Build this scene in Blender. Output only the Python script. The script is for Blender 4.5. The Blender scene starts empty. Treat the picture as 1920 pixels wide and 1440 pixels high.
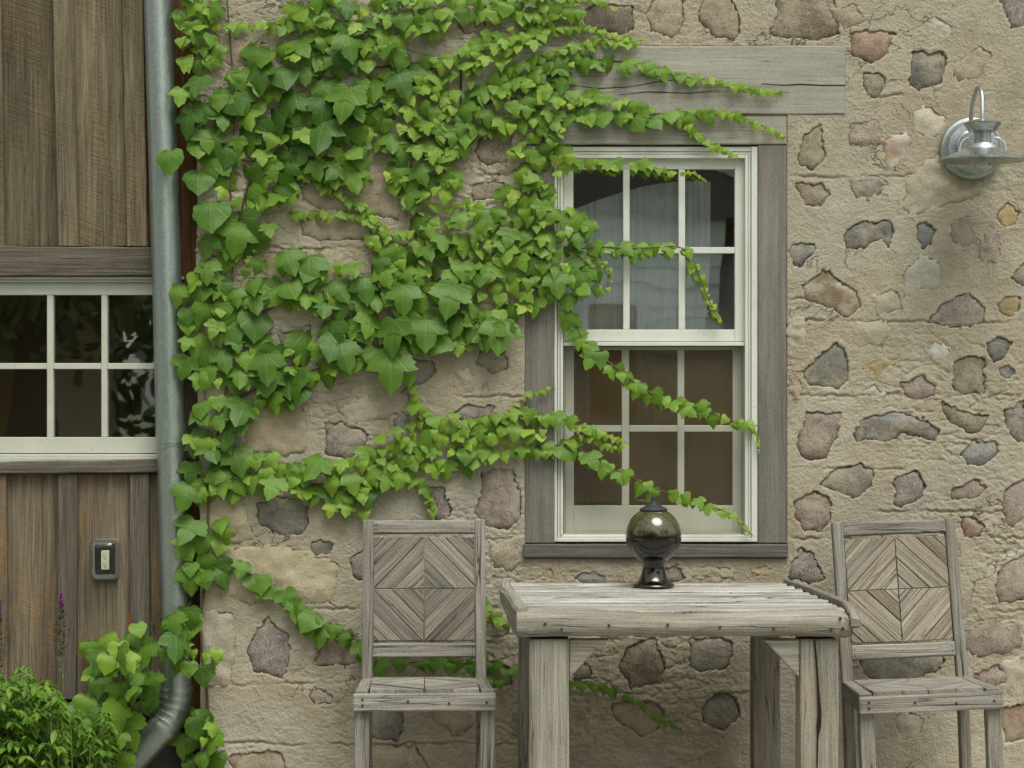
import bpy, bmesh, math, random
import numpy as np
from mathutils import Vector, Matrix, Euler

S = bpy.context.scene
C = S.collection
D = bpy.data

# ------------------------------------------------------------------ camera, sky, sun, exposure
CAM_D, CAM_Z, PPM = 6.5, 1.336, 625.0          # metres to the wall, eye height, photo pixels per metre on the wall
cam = D.cameras.new('camera')
cam.sensor_width = 36.0
cam.lens = 36.0 * CAM_D / (1920 / PPM)
cam.clip_start, cam.clip_end = 0.1, 600
camo = D.objects.new('camera', cam)
C.objects.link(camo)
camo.location = (0, -CAM_D, CAM_Z)
camo.rotation_euler = (math.radians(90), 0, 0)
S.camera = camo

SUN_EL, SUN_AZ = math.radians(62), math.radians(158)
W = D.worlds.new('World'); S.world = W
W.use_nodes = True
nt = W.node_tree
for n in list(nt.nodes): nt.nodes.remove(n)
sky = nt.nodes.new('ShaderNodeTexSky')
sky.sky_type = 'NISHITA'; sky.sun_disc = False
sky.sun_elevation = SUN_EL; sky.sun_rotation = SUN_AZ
sky.air_density = 1.0; sky.dust_density = 3.0; sky.ozone_density = 1.0
hs = nt.nodes.new('ShaderNodeHueSaturation'); hs.inputs['Saturation'].default_value = 0.22
bg = nt.nodes.new('ShaderNodeBackground'); bg.inputs['Strength'].default_value = 0.12
wo = nt.nodes.new('ShaderNodeOutputWorld')
nt.links.new(sky.outputs[0], hs.inputs['Color']); tn = nt.nodes.new('ShaderNodeMix'); tn.data_type = 'RGBA'; tn.blend_type = 'MULTIPLY'; tn.inputs[0].default_value = 1.0; tn.inputs[7].default_value = (0.985, 1.0, 0.93, 1)
nt.links.new(hs.outputs[0], tn.inputs[6]); nt.links.new(tn.outputs[2], bg.inputs[0]); nt.links.new(bg.outputs[0], wo.inputs[0])

sun = D.lights.new('sun', 'SUN'); sun.energy = 1.4; sun.angle = math.radians(36); sun.color = (1.0, 0.985, 0.89)
suno = D.objects.new('sun', sun); C.objects.link(suno)
sdir = Vector((math.sin(SUN_AZ) * math.cos(SUN_EL), math.cos(SUN_AZ) * math.cos(SUN_EL), math.sin(SUN_EL)))
suno.rotation_euler = sdir.to_track_quat('Z', 'Y').to_euler()
suno.location = (2, -8, 12)

S.view_settings.view_transform = 'Standard'
S.view_settings.look = 'None'
S.view_settings.gamma = 1.0
S.view_settings.use_curve_mapping = False
S.view_settings.exposure = 0.76

# ------------------------------------------------------------------ helpers
RNG = random.Random(11)
def sc(d): return (CAM_D - d) / CAM_D / PPM
def PX(px, d=0.0): return (px - 960) * sc(d)
def PZ(py, d=0.0): return CAM_Z - (py - 720) * sc(d)
def P(px, py, d=0.0): return Vector((PX(px, d), -d, PZ(py, d)))

_T = np.random.RandomState(5).rand(16, 256, 256)
def vnoise(x, y, seed=0):
    x = np.asarray(x, float); y = np.asarray(y, float)
    xi = np.floor(x).astype(int); yi = np.floor(y).astype(int)
    fx = x - xi; fy = y - yi
    fx = fx * fx * (3 - 2 * fx); fy = fy * fy * (3 - 2 * fy)
    t = _T[seed % 16]
    a = t[xi & 255, yi & 255]; b = t[(xi + 1) & 255, yi & 255]; c = t[xi & 255, (yi + 1) & 255]; d = t[(xi + 1) & 255, (yi + 1) & 255]
    return (a * (1 - fx) + b * fx) * (1 - fy) + (c * (1 - fx) + d * fx) * fy
def fbm(x, y, seed=0, octv=4, gain=0.5):
    r = 0; amp = 1; tot = 0
    for o in range(octv):
        r = r + amp * (vnoise(x * 2 ** o + 17.3 * o, y * 2 ** o + 9.1 * o, seed + o) - 0.5); tot += amp; amp *= gain
    return r / tot

def tagtop(o, label, cat, group=None, kind=None):
    if label: o['label'] = label
    if cat: o['category'] = cat
    if group: o['group'] = group
    if kind: o['kind'] = kind
    return o
def empty(name, loc, label=None, cat=None, group=None, rot=(0, 0, 0), parent=None):
    o = D.objects.new(name, None); C.objects.link(o)
    o.empty_display_size = 0.1
    o.location = loc; o.rotation_euler = rot
    if parent: o.parent = parent
    return tagtop(o, label, cat, group)
def link(name, me, mat=None, parent=None, tint=None):
    o = D.objects.new(name, me); C.objects.link(o)
    if mat is not None and len(me.materials) == 0: me.materials.append(mat)
    if parent is not None:
        o.parent = parent
    o['tint'] = float(RNG.random() if tint is None else tint)
    return o

class MB:
    """collects faces with their own uv (metres, u along the grain)"""
    def __init__(s): s.v = []; s.f = []; s.uv = []; s.mi = []
    def face(s, pts, uvs=None, mi=0):
        b = len(s.v); s.v += [tuple(p) for p in pts]; s.f.append(tuple(range(b, b + len(pts))))
        s.uv += list(uvs) if uvs else [(p[0], p[2]) for p in pts]
        s.mi.append(mi)
    def mesh(s, name, smooth=False, merge=0.0):
        me = D.meshes.new(name); me.from_pydata(s.v, [], s.f)
        ul = me.uv_layers.new(name='UVMap')
        ul.data.foreach_set('uv', np.array(s.uv, dtype=np.float32).ravel())
        me.polygons.foreach_set('material_index', s.mi)
        if merge:
            bm = bmesh.new(); bm.from_mesh(me); bmesh.ops.remove_doubles(bm, verts=bm.verts, dist=merge); bm.to_mesh(me); bm.free()
        if smooth: me.polygons.foreach_set('use_smooth', [True] * len(me.polygons))
        me.update(); return me
    def build(s, name, mat=None, parent=None, smooth=False, tint=None, merge=0.0, label=None):
        me = s.mesh(name, smooth, merge)
        if isinstance(mat, (list, tuple)):
            for m in mat: me.materials.append(m)
            mat = None
        o = link(name, me, mat, parent, tint)
        if label: o['label'] = label
        return o

def bar_mesh(mb, a, b, w, t, side=Vector((1, 0, 0)), bev=0.003, jit=0.0, off=None, wob=0.0):
    """chamfered bar from a to b: w along side, t across; uv u along its length"""
    a = Vector(a); b = Vector(b); ax = (b - a); L = ax.length; ax.normalize()
    side = Vector(side); side = (side - ax * side.dot(ax)).normalized(); oth = ax.cross(side).normalized()
    hw, ht = w / 2, t / 2; c = min(bev, hw * .5, ht * .5)
    prof = [(-hw + c, -ht), (hw - c, -ht), (hw, -ht + c), (hw, ht - c), (hw - c, ht), (-hw + c, ht), (-hw, ht - c), (-hw, -ht + c)]
    ou, ov = (RNG.uniform(0, 9), RNG.uniform(0, 9)) if off is None else off
    n = len(prof); per = [0]
    for i in range(n):
        p, q = prof[i], prof[(i + 1) % n]; per.append(per[-1] + math.hypot(p[0] - q[0], p[1] - q[1]))
    ns = max(1, int(L / 0.06)) if wob else 1
    ts = [0, c / L] + [k / ns for k in range(1, ns)] + [1 - c / L, 1]
    rings = []
    ph = RNG.uniform(0, 50)
    for k, tt in enumerate(ts):
        s = 1.0
        e = (k == 0 or k == len(ts) - 1)
        rg = []
        for i, (x, y) in enumerate(prof):
            if e: x2 = x * (1 - c / hw * .8); y2 = y * (1 - c / ht * .8)
            else: x2, y2 = x, y
            if wob:
                x2 += wob * (float(vnoise(tt * L * 9 + ph, (i // 2) * 3.1, 2)) - .5); y2 += wob * (float(vnoise(tt * L * 9 + ph, (i // 2) * 3.1 + 7, 3)) - .5)
            rg.append(a + ax * (tt * L) + side * x2 + oth * y2)
        rings.append(rg)
    for k in range(len(ts) - 1):
        for i in range(n):
            j = (i + 1) % n
            mb.face([rings[k][i], rings[k][j], rings[k + 1][j], rings[k + 1][i]],
                    [(ou + ts[k] * L, ov + per[i]), (ou + ts[k] * L, ov + per[i + 1]), (ou + ts[k + 1] * L, ov + per[i + 1]), (ou + ts[k + 1] * L, ov + per[i])])
    for k, rev in ((0, True), (len(ts) - 1, False)):
        pts = rings[k][::-1] if rev else rings[k]
        mb.face(pts, [(ou + (p - a).dot(side) * .3, ov + (p - a).dot(oth)) for p in pts])
def bar(name, mat, parent, a, b, w, t, side=(1, 0, 0), bev=0.003, tint=None, wob=0.0, label=None):
    mb = MB(); bar_mesh(mb, a, b, w, t, side, bev, wob=wob); return mb.build(name, mat, parent, tint=tint, label=label)

def slab(name, mat, parent, poly, y0, y1, grain=0.0, bev=0.002, tint=None, tf=None, label=None, edge=0.0):
    """board: polygon in (x,z), front at y0, back at y1 (y0<y1), grain at an angle in that plane"""
    n = len(poly)
    ar = sum(poly[i][0] * poly[(i + 1) % n][1] - poly[(i + 1) % n][0] * poly[i][1] for i in range(n))
    if ar < 0: poly = poly[::-1]
    ca, sa = math.cos(grain), math.sin(grain)
    ou, ov = RNG.uniform(0, 9), RNG.uniform(0, 9)
    if edge:                                                    # worn, uneven edges
        np_ = []
        for i in range(n):
            p, q = poly[i], poly[(i + 1) % n]; L = math.hypot(q[0] - p[0], q[1] - p[1]); k = max(1, int(L / .07))
            nx, nz = (q[1] - p[1]) / L, -(q[0] - p[0]) / L
            for m in range(k):
                w = 0 if m == 0 else RNG.uniform(-edge, edge)
                np_.append((p[0] + (q[0] - p[0]) * m / k + nx * w, p[1] + (q[1] - p[1]) * m / k + nz * w))
        poly = np_; n = len(poly)
    ins = []
    for i in range(n):
        p0, p1, p2 = Vector(poly[i - 1]), Vector(poly[i]), Vector(poly[(i + 1) % n])
        e1 = (p1 - p0).normalized(); e2 = (p2 - p1).normalized()
        n1 = Vector((-e1.y, e1.x)); n2 = Vector((-e2.y, e2.x)); m = n1 + n2
        m = m / max(.35, m.dot(n1)) if m.length > 1e-6 else n1
        ins.append(tuple(p1 + m * bev))
    def V(p, y): 
        v = Vector((p[0], y, p[1])); return tf @ v if tf is not None else v
    def U(p, e=0): return (ou + p[0] * ca + p[1] * sa, ov - p[0] * sa + p[1] * ca + e)
    mb = MB()
    mb.face([V(p, y0) for p in ins], [U(p) for p in ins])
    mb.face([V(p, y1) for p in poly[::-1]], [U(p) for p in poly[::-1]])
    for i in range(n):
        j = (i + 1) % n
        mb.face([V(poly[i], y0 + bev), V(poly[j], y0 + bev), V(ins[j], y0), V(ins[i], y0)], [U(poly[i]), U(poly[j]), U(ins[j]), U(ins[i])])
        mb.face([V(poly[i], y1), V(poly[j], y1), V(poly[j], y0 + bev), V(poly[i], y0 + bev)], [U(poly[i], y1), U(poly[j], y1), U(poly[j], y0), U(poly[i], y0)])
    return mb.build(name, mat, parent, tint=tint, label=label)
def rect(name, mat, parent, x0, y0, x1, y1, d, back, grain='x', bev=0.002, tint=None, edge=0.0, label=None):
    """axis-aligned board given by its photo rectangle at distance d before the wall, 'back' metres thick"""
    pts = [(PX(x0, d), PZ(y0, d)), (PX(x1, d), PZ(y0, d)), (PX(x1, d), PZ(y1, d)), (PX(x0, d), PZ(y1, d))]
    return slab(name, mat, parent, pts, -d, -d + back, 0 if grain == 'x' else math.pi / 2, bev, tint, edge=edge, label=label)
def quad(name, mat, parent, pts, d, back, grain='x', bev=0.002, tint=None, edge=0.0, label=None):
    return slab(name, mat, parent, [(PX(x, d), PZ(y, d)) for x, y in pts], -d, -d + back, 0 if grain == 'x' else math.pi / 2, bev, tint, edge=edge, label=label)

def tube_mesh(mb, pts, rad, n=8, cap=True):
    pts = [Vector(p) for p in pts]
    if not isinstance(rad, (list, tuple)): rad = [rad] * len(pts)
    rings = []; up = None; L = 0
    for i, p in enumerate(pts):
        t = (pts[min(i + 1, len(pts) - 1)] - pts[max(i - 1, 0)]).normalized()
        if up is None:
            up = Vector((0, 1, 0)) if abs(t.y) < .9 else Vector((1, 0, 0))
        s = t.cross(up).normalized(); up = s.cross(t).normalized()
        if i: L += (p - pts[i - 1]).length
        rings.append(([p + (s * math.cos(a) + up * math.sin(a)) * rad[i] for a in [2 * math.pi * k / n for k in range(n)]], L))
    for i in range(len(pts) - 1):
        for k in range(n):
            j = (k + 1) % n
            mb.face([rings[i][0][j], rings[i][0][k], rings[i + 1][0][k], rings[i + 1][0][j]],
                    [(rings[i][1], (k + 1) / n), (rings[i][1], k / n), (rings[i + 1][1], k / n), (rings[i + 1][1], (k + 1) / n)])
    if cap:
        mb.face(rings[0][0]); mb.face(rings[-1][0][::-1])
def tube(name, mat, parent, pts, rad, n=8, tint=None, smooth=True):
    mb = MB(); tube_mesh(mb, pts, rad, n); return mb.build(name, mat, parent, smooth=smooth, merge=1e-5, tint=tint)
def lathe(name, mat, parent, prof, n=48, loc=(0, 0, 0), tf=None, tint=None):
    mb = MB(); loc = Vector(loc)
    def V(r, z, a):
        v = Vector((r * math.cos(a), r * math.sin(a), z)); v = tf @ v if tf is not None else v
        return loc + v
    for i in range(len(prof) - 1):
        (r0, z0), (r1, z1) = prof[i], prof[i + 1]
        for k in range(n):
            a0, a1 = 2 * math.pi * k / n, 2 * math.pi * (k + 1) / n
            pts = [V(r0, z0, a0), V(r0, z0, a1), V(r1, z1, a1), V(r1, z1, a0)]
            if r0 < 1e-6: pts = [pts[0], pts[2], pts[3]]
            elif r1 < 1e-6: pts = pts[:3]
            mb.face(pts)
    o = mb.build(name, mat, parent, smooth=True, merge=1e-6, tint=tint)
    return o
def smooth_by_angle(o, deg=35):
    me = o.data; bm = bmesh.new(); bm.from_mesh(me)
    for e in bm.edges:
        e.smooth = not (len(e.link_faces) == 2 and e.calc_face_angle(0) > math.radians(deg))
    bm.to_mesh(me); bm.free()
def catmull(pts, k=8):
    pts = [Vector(p) for p in pts]; out = []
    for i in range(len(pts) - 1):
        p0 = pts[max(i - 1, 0)]; p1 = pts[i]; p2 = pts[i + 1]; p3 = pts[min(i + 2, len(pts) - 1)]
        for j in range(k):
            t = j / k
            out.append(0.5 * ((2 * p1) + (p2 - p0) * t + (2 * p0 - 5 * p1 + 4 * p2 - p3) * t * t + (3 * p1 - p0 - 3 * p2 + p3) * t ** 3))
    out.append(pts[-1]); return out

# ------------------------------------------------------------------ materials
class N:
    def __init__(s, name):
        s.m = D.materials.new(name); s.m.use_nodes = True; s.t = s.m.node_tree
        for n in list(s.t.nodes): s.t.nodes.remove(n)
        s.out = s.t.nodes.new('ShaderNodeOutputMaterial')
    def n(s, typ, **kw):
        nd = s.t.nodes.new(typ)
        for k, v in kw.items():
            if k in nd.inputs: s.put(nd.inputs[k], v)
            else: setattr(nd, k, v)
        return nd
    def put(s, inp, v):
        if isinstance(v, bpy.types.NodeSocket): s.t.links.new(v, inp)
        else:
            if isinstance(v, tuple) and len(v) == 3 and inp.type == 'RGBA': v = v + (1,)
            inp.default_value = v
    def math(s, op, a, b=0.0, clamp=False):
        nd = s.t.nodes.new('ShaderNodeMath'); nd.operation = op; nd.use_clamp = clamp
        s.put(nd.inputs[0], a); s.put(nd.inputs[1], b); return nd.outputs[0]
    def ramp(s, fac, stops, interp='LINEAR'):
        nd = s.t.nodes.new('ShaderNodeValToRGB'); cr = nd.color_ramp; cr.interpolation = interp
        while len(cr.elements) < len(stops): cr.elements.new(0.5)
        for e, (p, c) in zip(cr.elements, stops):
            e.position = p; e.color = (c + (1,)) if isinstance(c, tuple) else (c, c, c, 1)
        s.put(nd.inputs[0], fac); return nd.outputs[0]
    def mix(s, fac, a, b, blend='MIX'):
        nd = s.t.nodes.new('ShaderNodeMix'); nd.data_type = 'RGBA'; nd.blend_type = blend
        s.put(nd.inputs[0], fac); s.put(nd.inputs[6], a); s.put(nd.inputs[7], b); return nd.outputs[2]
    def noise(s, vec, scale, detail=4, rough=.55, dist=0.0, w=None):
        nd = s.t.nodes.new('ShaderNodeTexNoise')
        if vec is not None: s.put(nd.inputs['Vector'], vec)
        nd.inputs['Scale'].default_value = scale; nd.inputs['Detail'].default_value = detail
        nd.inputs['Roughness'].default_value = rough; nd.inputs['Distortion'].default_value = dist
        return nd.outputs[0]
    def vmul(s, vec, k):
        nd = s.t.nodes.new('ShaderNodeVectorMath'); nd.operation = 'MULTIPLY'; s.put(nd.inputs[0], vec); nd.inputs[1].default_value = k; return nd.outputs[0]
    def vadd(s, vec, k):
        nd = s.t.nodes.new('ShaderNodeVectorMath'); nd.operation = 'ADD'; s.put(nd.inputs[0], vec); s.put(nd.inputs[1], k); return nd.outputs[0]
    def bump(s, h, strength=.4, dist=.002, normal=None):
        nd = s.t.nodes.new('ShaderNodeBump'); s.put(nd.inputs['Height'], h)
        nd.inputs['Strength'].default_value = strength; nd.inputs['Distance'].default_value = dist
        if normal is not None: s.put(nd.inputs['Normal'], normal)
        return nd.outputs[0]
    def tint(s, typ='OBJECT', name='tint'):
        nd = s.t.nodes.new('ShaderNodeAttribute'); nd.attribute_type = typ; nd.attribute_name = name; return nd.outputs['Fac']
    def coord(s, which='Object'):
        return s.t.nodes.new('ShaderNodeTexCoord').outputs[which]
    def bsdf(s, **kw):
        b = s.t.nodes.new('ShaderNodeBsdfPrincipled')
        for k, v in kw.items(): s.put(b.inputs[k.replace('_', ' ')], v)
        return b
    def done(s, b):
        s.t.links.new(b.outputs[0] if hasattr(b, 'outputs') else b, s.out.inputs[0]); return s.m

def wood(name, dark, mid, light, stain=None, stain_amt=0.5, stain_lo=.5, fine=1.0, bump=.5, crack=.55, saw=0.0, knots=0.0, rough=.85, var=.55, dirt=.38, con=1.6):
    m = N(name); uv = m.coord('UV'); t = m.tint()
    cm = m.t.nodes.new('ShaderNodeCombineXYZ')
    m.put(cm.inputs[0], m.math('MULTIPLY', t, 31.7)); m.put(cm.inputs[1], m.math('MULTIPLY', t, 17.3)); m.put(cm.inputs[2], m.math('MULTIPLY', t, 5.1))
    v = m.vadd(uv, cm.outputs[0])
    wv = m.noise(m.vmul(v, (1.6, 7, 1)), 1.0, 2)                       # slow wander of the grain
    cw = m.t.nodes.new('ShaderNodeCombineXYZ'); m.put(cw.inputs[1], m.math('MULTIPLY', wv, .03)); v2 = m.vadd(v, cw.outputs[0])
    g1 = m.noise(m.vmul(v2, (5 * fine, 230 * fine, 1)), 1.0, 5, .62)
    g2 = m.noise(m.vmul(v2, (2.2 * fine, 70 * fine, 1)), 1.0, 4, .55)
    g3 = m.noise(m.vmul(v2, (30, 420, 1)), 1.0, 2, .5)
    blot = m.noise(m.vmul(v, (3.0, 8, 1)), 1.0, 4, .6)
    s = m.math('ADD', m.math('MULTIPLY', g1, .66), m.math('MULTIPLY', g2, .34))
    s = m.math('ADD', m.math('MULTIPLY', m.math('SUBTRACT', s, .5), con), .5)
    col = m.ramp(s, [(.22, dark), (.48, mid), (.74, light)])
    if stain:
        f = m.math('MULTIPLY', m.ramp(blot, [(stain_lo, 0.0), (stain_lo + .2, 1.0)]), stain_amt)
        col = m.mix(f, col, m.mix(.7, col, stain))
    dk = m.ramp(m.noise(m.vmul(v, (1.7, 11, 3)), 1.0, 5, .65), [(.38, 1.0), (.62, 0.0)])
    col = m.mix(m.math('MULTIPLY', dk, dirt), col, m.mix(1.0, col, (.42, .41, .40), 'MULTIPLY'))
    cr = m.ramp(m.noise(m.vmul(v2, (1.5 * fine, 34 * fine, 5)), 1.0, 3, .5, .3), [(.485, 0.0), (.5, 1.0), (.515, 0.0)])
    cm2 = m.ramp(m.noise(m.vmul(v, (4, 9, 9)), 1.0, 2), [(.45, 0.0), (.62, 1.0)])
    cr = m.math('MULTIPLY', m.math('MULTIPLY', cr, cm2), crack)
    col = m.mix(cr, col, (.018, .015, .012))
    if knots:
        vo = m.n('ShaderNodeTexVoronoi'); vo.feature = 'F1'
        m.put(vo.inputs['Vector'], m.vmul(v, (2.2, 7.0, 1))); vo.inputs['Scale'].default_value = 1.0
        kd = m.ramp(vo.outputs['Distance'], [(.05, 1.0), (.16, 0.0)])
        col = m.mix(m.math('MULTIPLY', kd, knots), col, (.05, .04, .03))
    h = m.math('ADD', m.math('MULTIPLY', s, .8), m.math('MULTIPLY', g3, .2))
    h = m.math('SUBTRACT', h, m.math('MULTIPLY', cr, 1.6))
    if saw:
        mp = m.n('ShaderNodeMapping'); m.put(mp.inputs['Vector'], v); mp.inputs['Rotation'].default_value = (0, 0, .33)
        sw = m.math('MULTIPLY', m.ramp(m.noise(m.vmul(mp.outputs[0], (210, 9, 1)), 1.0, 3, .55), [(.42, 0.0), (.60, 1.0)]), m.ramp(blot, [(.42, 0.0), (.62, 1.0)]))
        h = m.math('ADD', h, m.math('MULTIPLY', sw, saw))
        col = m.mix(m.math('MULTIPLY', sw, .30), col, m.mix(1.0, col, (.55, .54, .52), 'MULTIPLY'))
    gr = m.noise(m.vmul(v, (150, 330, 1)), 1.0, 3, .7)
    col = m.mix(m.math('MULTIPLY', m.ramp(gr, [(.36, 1.0), (.50, 0.0)]), .42), col, m.mix(1.0, col, (.50, .49, .48), 'MULTIPLY'))
    col = m.mix(m.math('MULTIPLY', m.ramp(gr, [(.54, 0.0), (.68, 1.0)]), .30), col, light)
    br = m.math('ADD', m.math('MULTIPLY', m.math('SUBTRACT', t, .5), var), 1.0)
    cc = m.t.nodes.new('ShaderNodeCombineColor')
    for i in range(3): m.put(cc.inputs[i], br)
    col = m.mix(1.0, col, cc.outputs[0], 'MULTIPLY')
    b = m.bsdf(Base_Color=col, Roughness=rough, Normal=m.bump(h, bump, .003))
    b.inputs['Specular IOR Level'].default_value = .25
    return m.done(b)

def stone_mat(name, a, b_, c, speck=.5, fine=220, vein=None, bump=.6):
    m = N(name); o = m.coord('Object'); t = m.tint()
    cm = m.t.nodes.new('ShaderNodeCombineXYZ'); m.put(cm.inputs[1], m.math('MULTIPLY', t, 9.0)); v = m.vadd(o, cm.outputs[0])
    big = m.noise(v, 14, 5, .65); med = m.noise(v, 55, 5, .65); sp = m.noise(v, fine, 3, .7)
    col = m.ramp(m.math('ADD', m.math('MULTIPLY', big, .6), m.math('MULTIPLY', med, .4)), [(.34, a), (.5, b_), (.66, c)])
    col = m.mix(m.math('MULTIPLY', m.ramp(sp, [(.40, 1.0), (.52, 0.0)]), speck), col, m.mix(1.0, col, (.40, .39, .39), 'MULTIPLY'))
    col = m.mix(m.math('MULTIPLY', m.ramp(sp, [(.56, 0.0), (.68, 1.0)]), speck * .8), col, m.mix(.5, col, (.55, .52, .48)))
    if vein:
        f = m.ramp(m.noise(m.vmul(v, (1, 1, 1.6)), 9, 3, .5, .8), [(.5, 0.0), (.6, 1.0)]); col = m.mix(m.math('MULTIPLY', f, .85), col, vein)
    br = m.math('ADD', m.math('MULTIPLY', m.math('SUBTRACT', t, .5), .35), 1.0)
    cc = m.t.nodes.new('ShaderNodeCombineColor')
    for i in range(3): m.put(cc.inputs[i], br)
    col = m.mix(1.0, col, cc.outputs[0], 'MULTIPLY')
    smr = m.math('MULTIPLY', m.ramp(m.math('ADD', m.math('MULTIPLY', m.noise(v, 11, 4, .6), .7), m.math('MULTIPLY', med, .3)), [(.46, 0.0), (.60, 1.0)]), .60)
    col = m.mix(.16, col, (.37, .335, .26))
    col = m.mix(smr, col, (.38, .335, .245))
    h = m.math('ADD', m.math('ADD', m.math('MULTIPLY', med, .7), m.math('MULTIPLY', sp, .3)), m.math('MULTIPLY', smr, .5))
    return m.done(m.bsdf(Base_Color=col, Roughness=.9, Normal=m.bump(h, bump, .006), Specular_IOR_Level=.2))

def mortar_mat():
    m = N('lime_mortar'); o = m.coord('Object')
    big = m.noise(o, 2.2, 5, .6); med = m.noise(o, 17, 5, .6); fine = m.noise(o, 160, 3, .7); grit = m.noise(o, 420, 2, .6)
    col = m.ramp(m.math('ADD', m.math('MULTIPLY', big, .55), m.math('MULTIPLY', med, .45)), [(.34, (.298, .258, .186)), (.5, (.380, .338, .252)), (.66, (.468, .428, .340))])
    pk = m.ramp(m.noise(m.vadd(o, (7.0, 3.0, 5.0)), 3.3, 3, .5), [(.5, 0.0), (.68, 1.0)])
    col = m.mix(m.math('MULTIPLY', pk, .4), col, (.37, .285, .205))
    col = m.mix(m.math('MULTIPLY', m.ramp(fine, [(.34, 1.0), (.46, 0.0)]), .4), col, (.20, .155, .10))
    col = m.mix(m.math('MULTIPLY', m.ramp(grit, [(.58, 0.0), (.7, 1.0)]), .35), col, (.52, .47, .38))
    ck = m.ramp(m.noise(m.vmul(o, (1, 1, 1.5)), 4.2, 5, .62, .6), [(.493, 0.0), (.5, 1.0), (.507, 0.0)])
    ck = m.math('MULTIPLY', ck, m.ramp(m.noise(m.vadd(o, (3.0, 1.0, 8.0)), 2.6, 2), [(.52, 0.0), (.6, 1.0)]))
    col = m.mix(m.math('MULTIPLY', ck, .75), col, (.07, .055, .038))
    gp = m.ramp(m.noise(m.vadd(o, (13.0, 3.0, 1.0)), 1.6, 5, .65), [(.52, 0.0), (.66, 1.0)])
    col = m.mix(m.math('MULTIPLY', gp, .5), col, (.40, .385, .32))
    smear = m.noise(m.vmul(o, (22, 1, 60)), 1.0, 4, .6, .6)
    h = m.math('ADD', m.math('MULTIPLY', fine, .75), m.math('ADD', m.math('SUBTRACT', m.math('MULTIPLY', med, .3), ck), m.math('MULTIPLY', smear, .25)))
    return m.done(m.bsdf(Base_Color=col, Roughness=.95, Normal=m.bump(h, .8, .007), Specular_IOR_Level=.15))

def paint_mat(name, col, rough=.5, dirt=.25):
    m = N(name); o = m.coord('Object')
    d = m.ramp(m.noise(m.vmul(o, (9, 9, 5)), 1.0, 5, .65), [(.40, 0.0), (.68, 1.0)])
    c = m.mix(m.math('MULTIPLY', d, dirt), col, tuple(x * k for x, k in zip(col, (.62, .60, .52))))
    c = m.mix(m.math('MULTIPLY', m.ramp(m.noise(o, 75, 4, .7), [(.60, 0.0), (.66, 1.0)]), dirt), c, (.20, .18, .14))
    return m.done(m.bsdf(Base_Color=c, Roughness=rough, Normal=m.bump(m.noise(o, 260, 2), .06, .001)))

def glass_mat(name, refl=.2, tintc=(.93, .95, .93), wav=.05):
    m = N(name); o = m.coord('Object')
    lw = m.n('ShaderNodeFresnel'); lw.inputs['IOR'].default_value = 1.45
    nb = m.bump(m.noise(m.vmul(o, (3, 1, 5)), 1.0, 1, .3), wav, .02)
    g = m.n('ShaderNodeBsdfGlossy'); g.inputs['Roughness'].default_value = .015; g.inputs['Color'].default_value = (.96, .98, 1, 1); m.put(g.inputs['Normal'], nb)
    tr = m.n('ShaderNodeBsdfTransparent'); tr.inputs['Color'].default_value = tintc + (1,)
    mx = m.n('ShaderNodeMixShader'); m.put(mx.inputs[0], m.math('ADD', lw.outputs[0], refl, True)); m.put(mx.inputs[1], tr.outputs[0]); m.put(mx.inputs[2], g.outputs[0])
    return m.done(mx)

def galv_mat(name, base=(.47, .52, .52), rough=.42, scale=150, metal=.85, vary=.28):
    m = N(name); o = m.coord('Object')
    vo = m.n('ShaderNodeTexVoronoi'); m.put(vo.inputs['Vector'], o); vo.inputs['Scale'].default_value = scale
    sp = m.n('ShaderNodeSeparateColor'); m.put(sp.inputs[0], vo.outputs['Color'])
    big = m.noise(m.vmul(o, (34, 34, 1.6)), 1.0, 5, .65)
    c = m.mix(sp.outputs[0], tuple(x * (1 - vary) for x in base), tuple(min(1, x * (1 + vary * .8)) for x in base))
    c = m.mix(m.math('MULTIPLY', m.ramp(big, [(.4, 0.0), (.7, 1.0)]), vary * 1.6), c, tuple(x * .66 for x in (base[0] * .95, base[1], base[2] * .93)))
    r = m.math('ADD', m.math('MULTIPLY', sp.outputs[1], .22), rough - .08)
    return m.done(m.bsdf(Base_Color=c, Metallic=metal, Roughness=r, Normal=m.bump(m.math('ADD', sp.outputs[2], m.noise(o, 40, 3)), .12, .002)))

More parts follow.
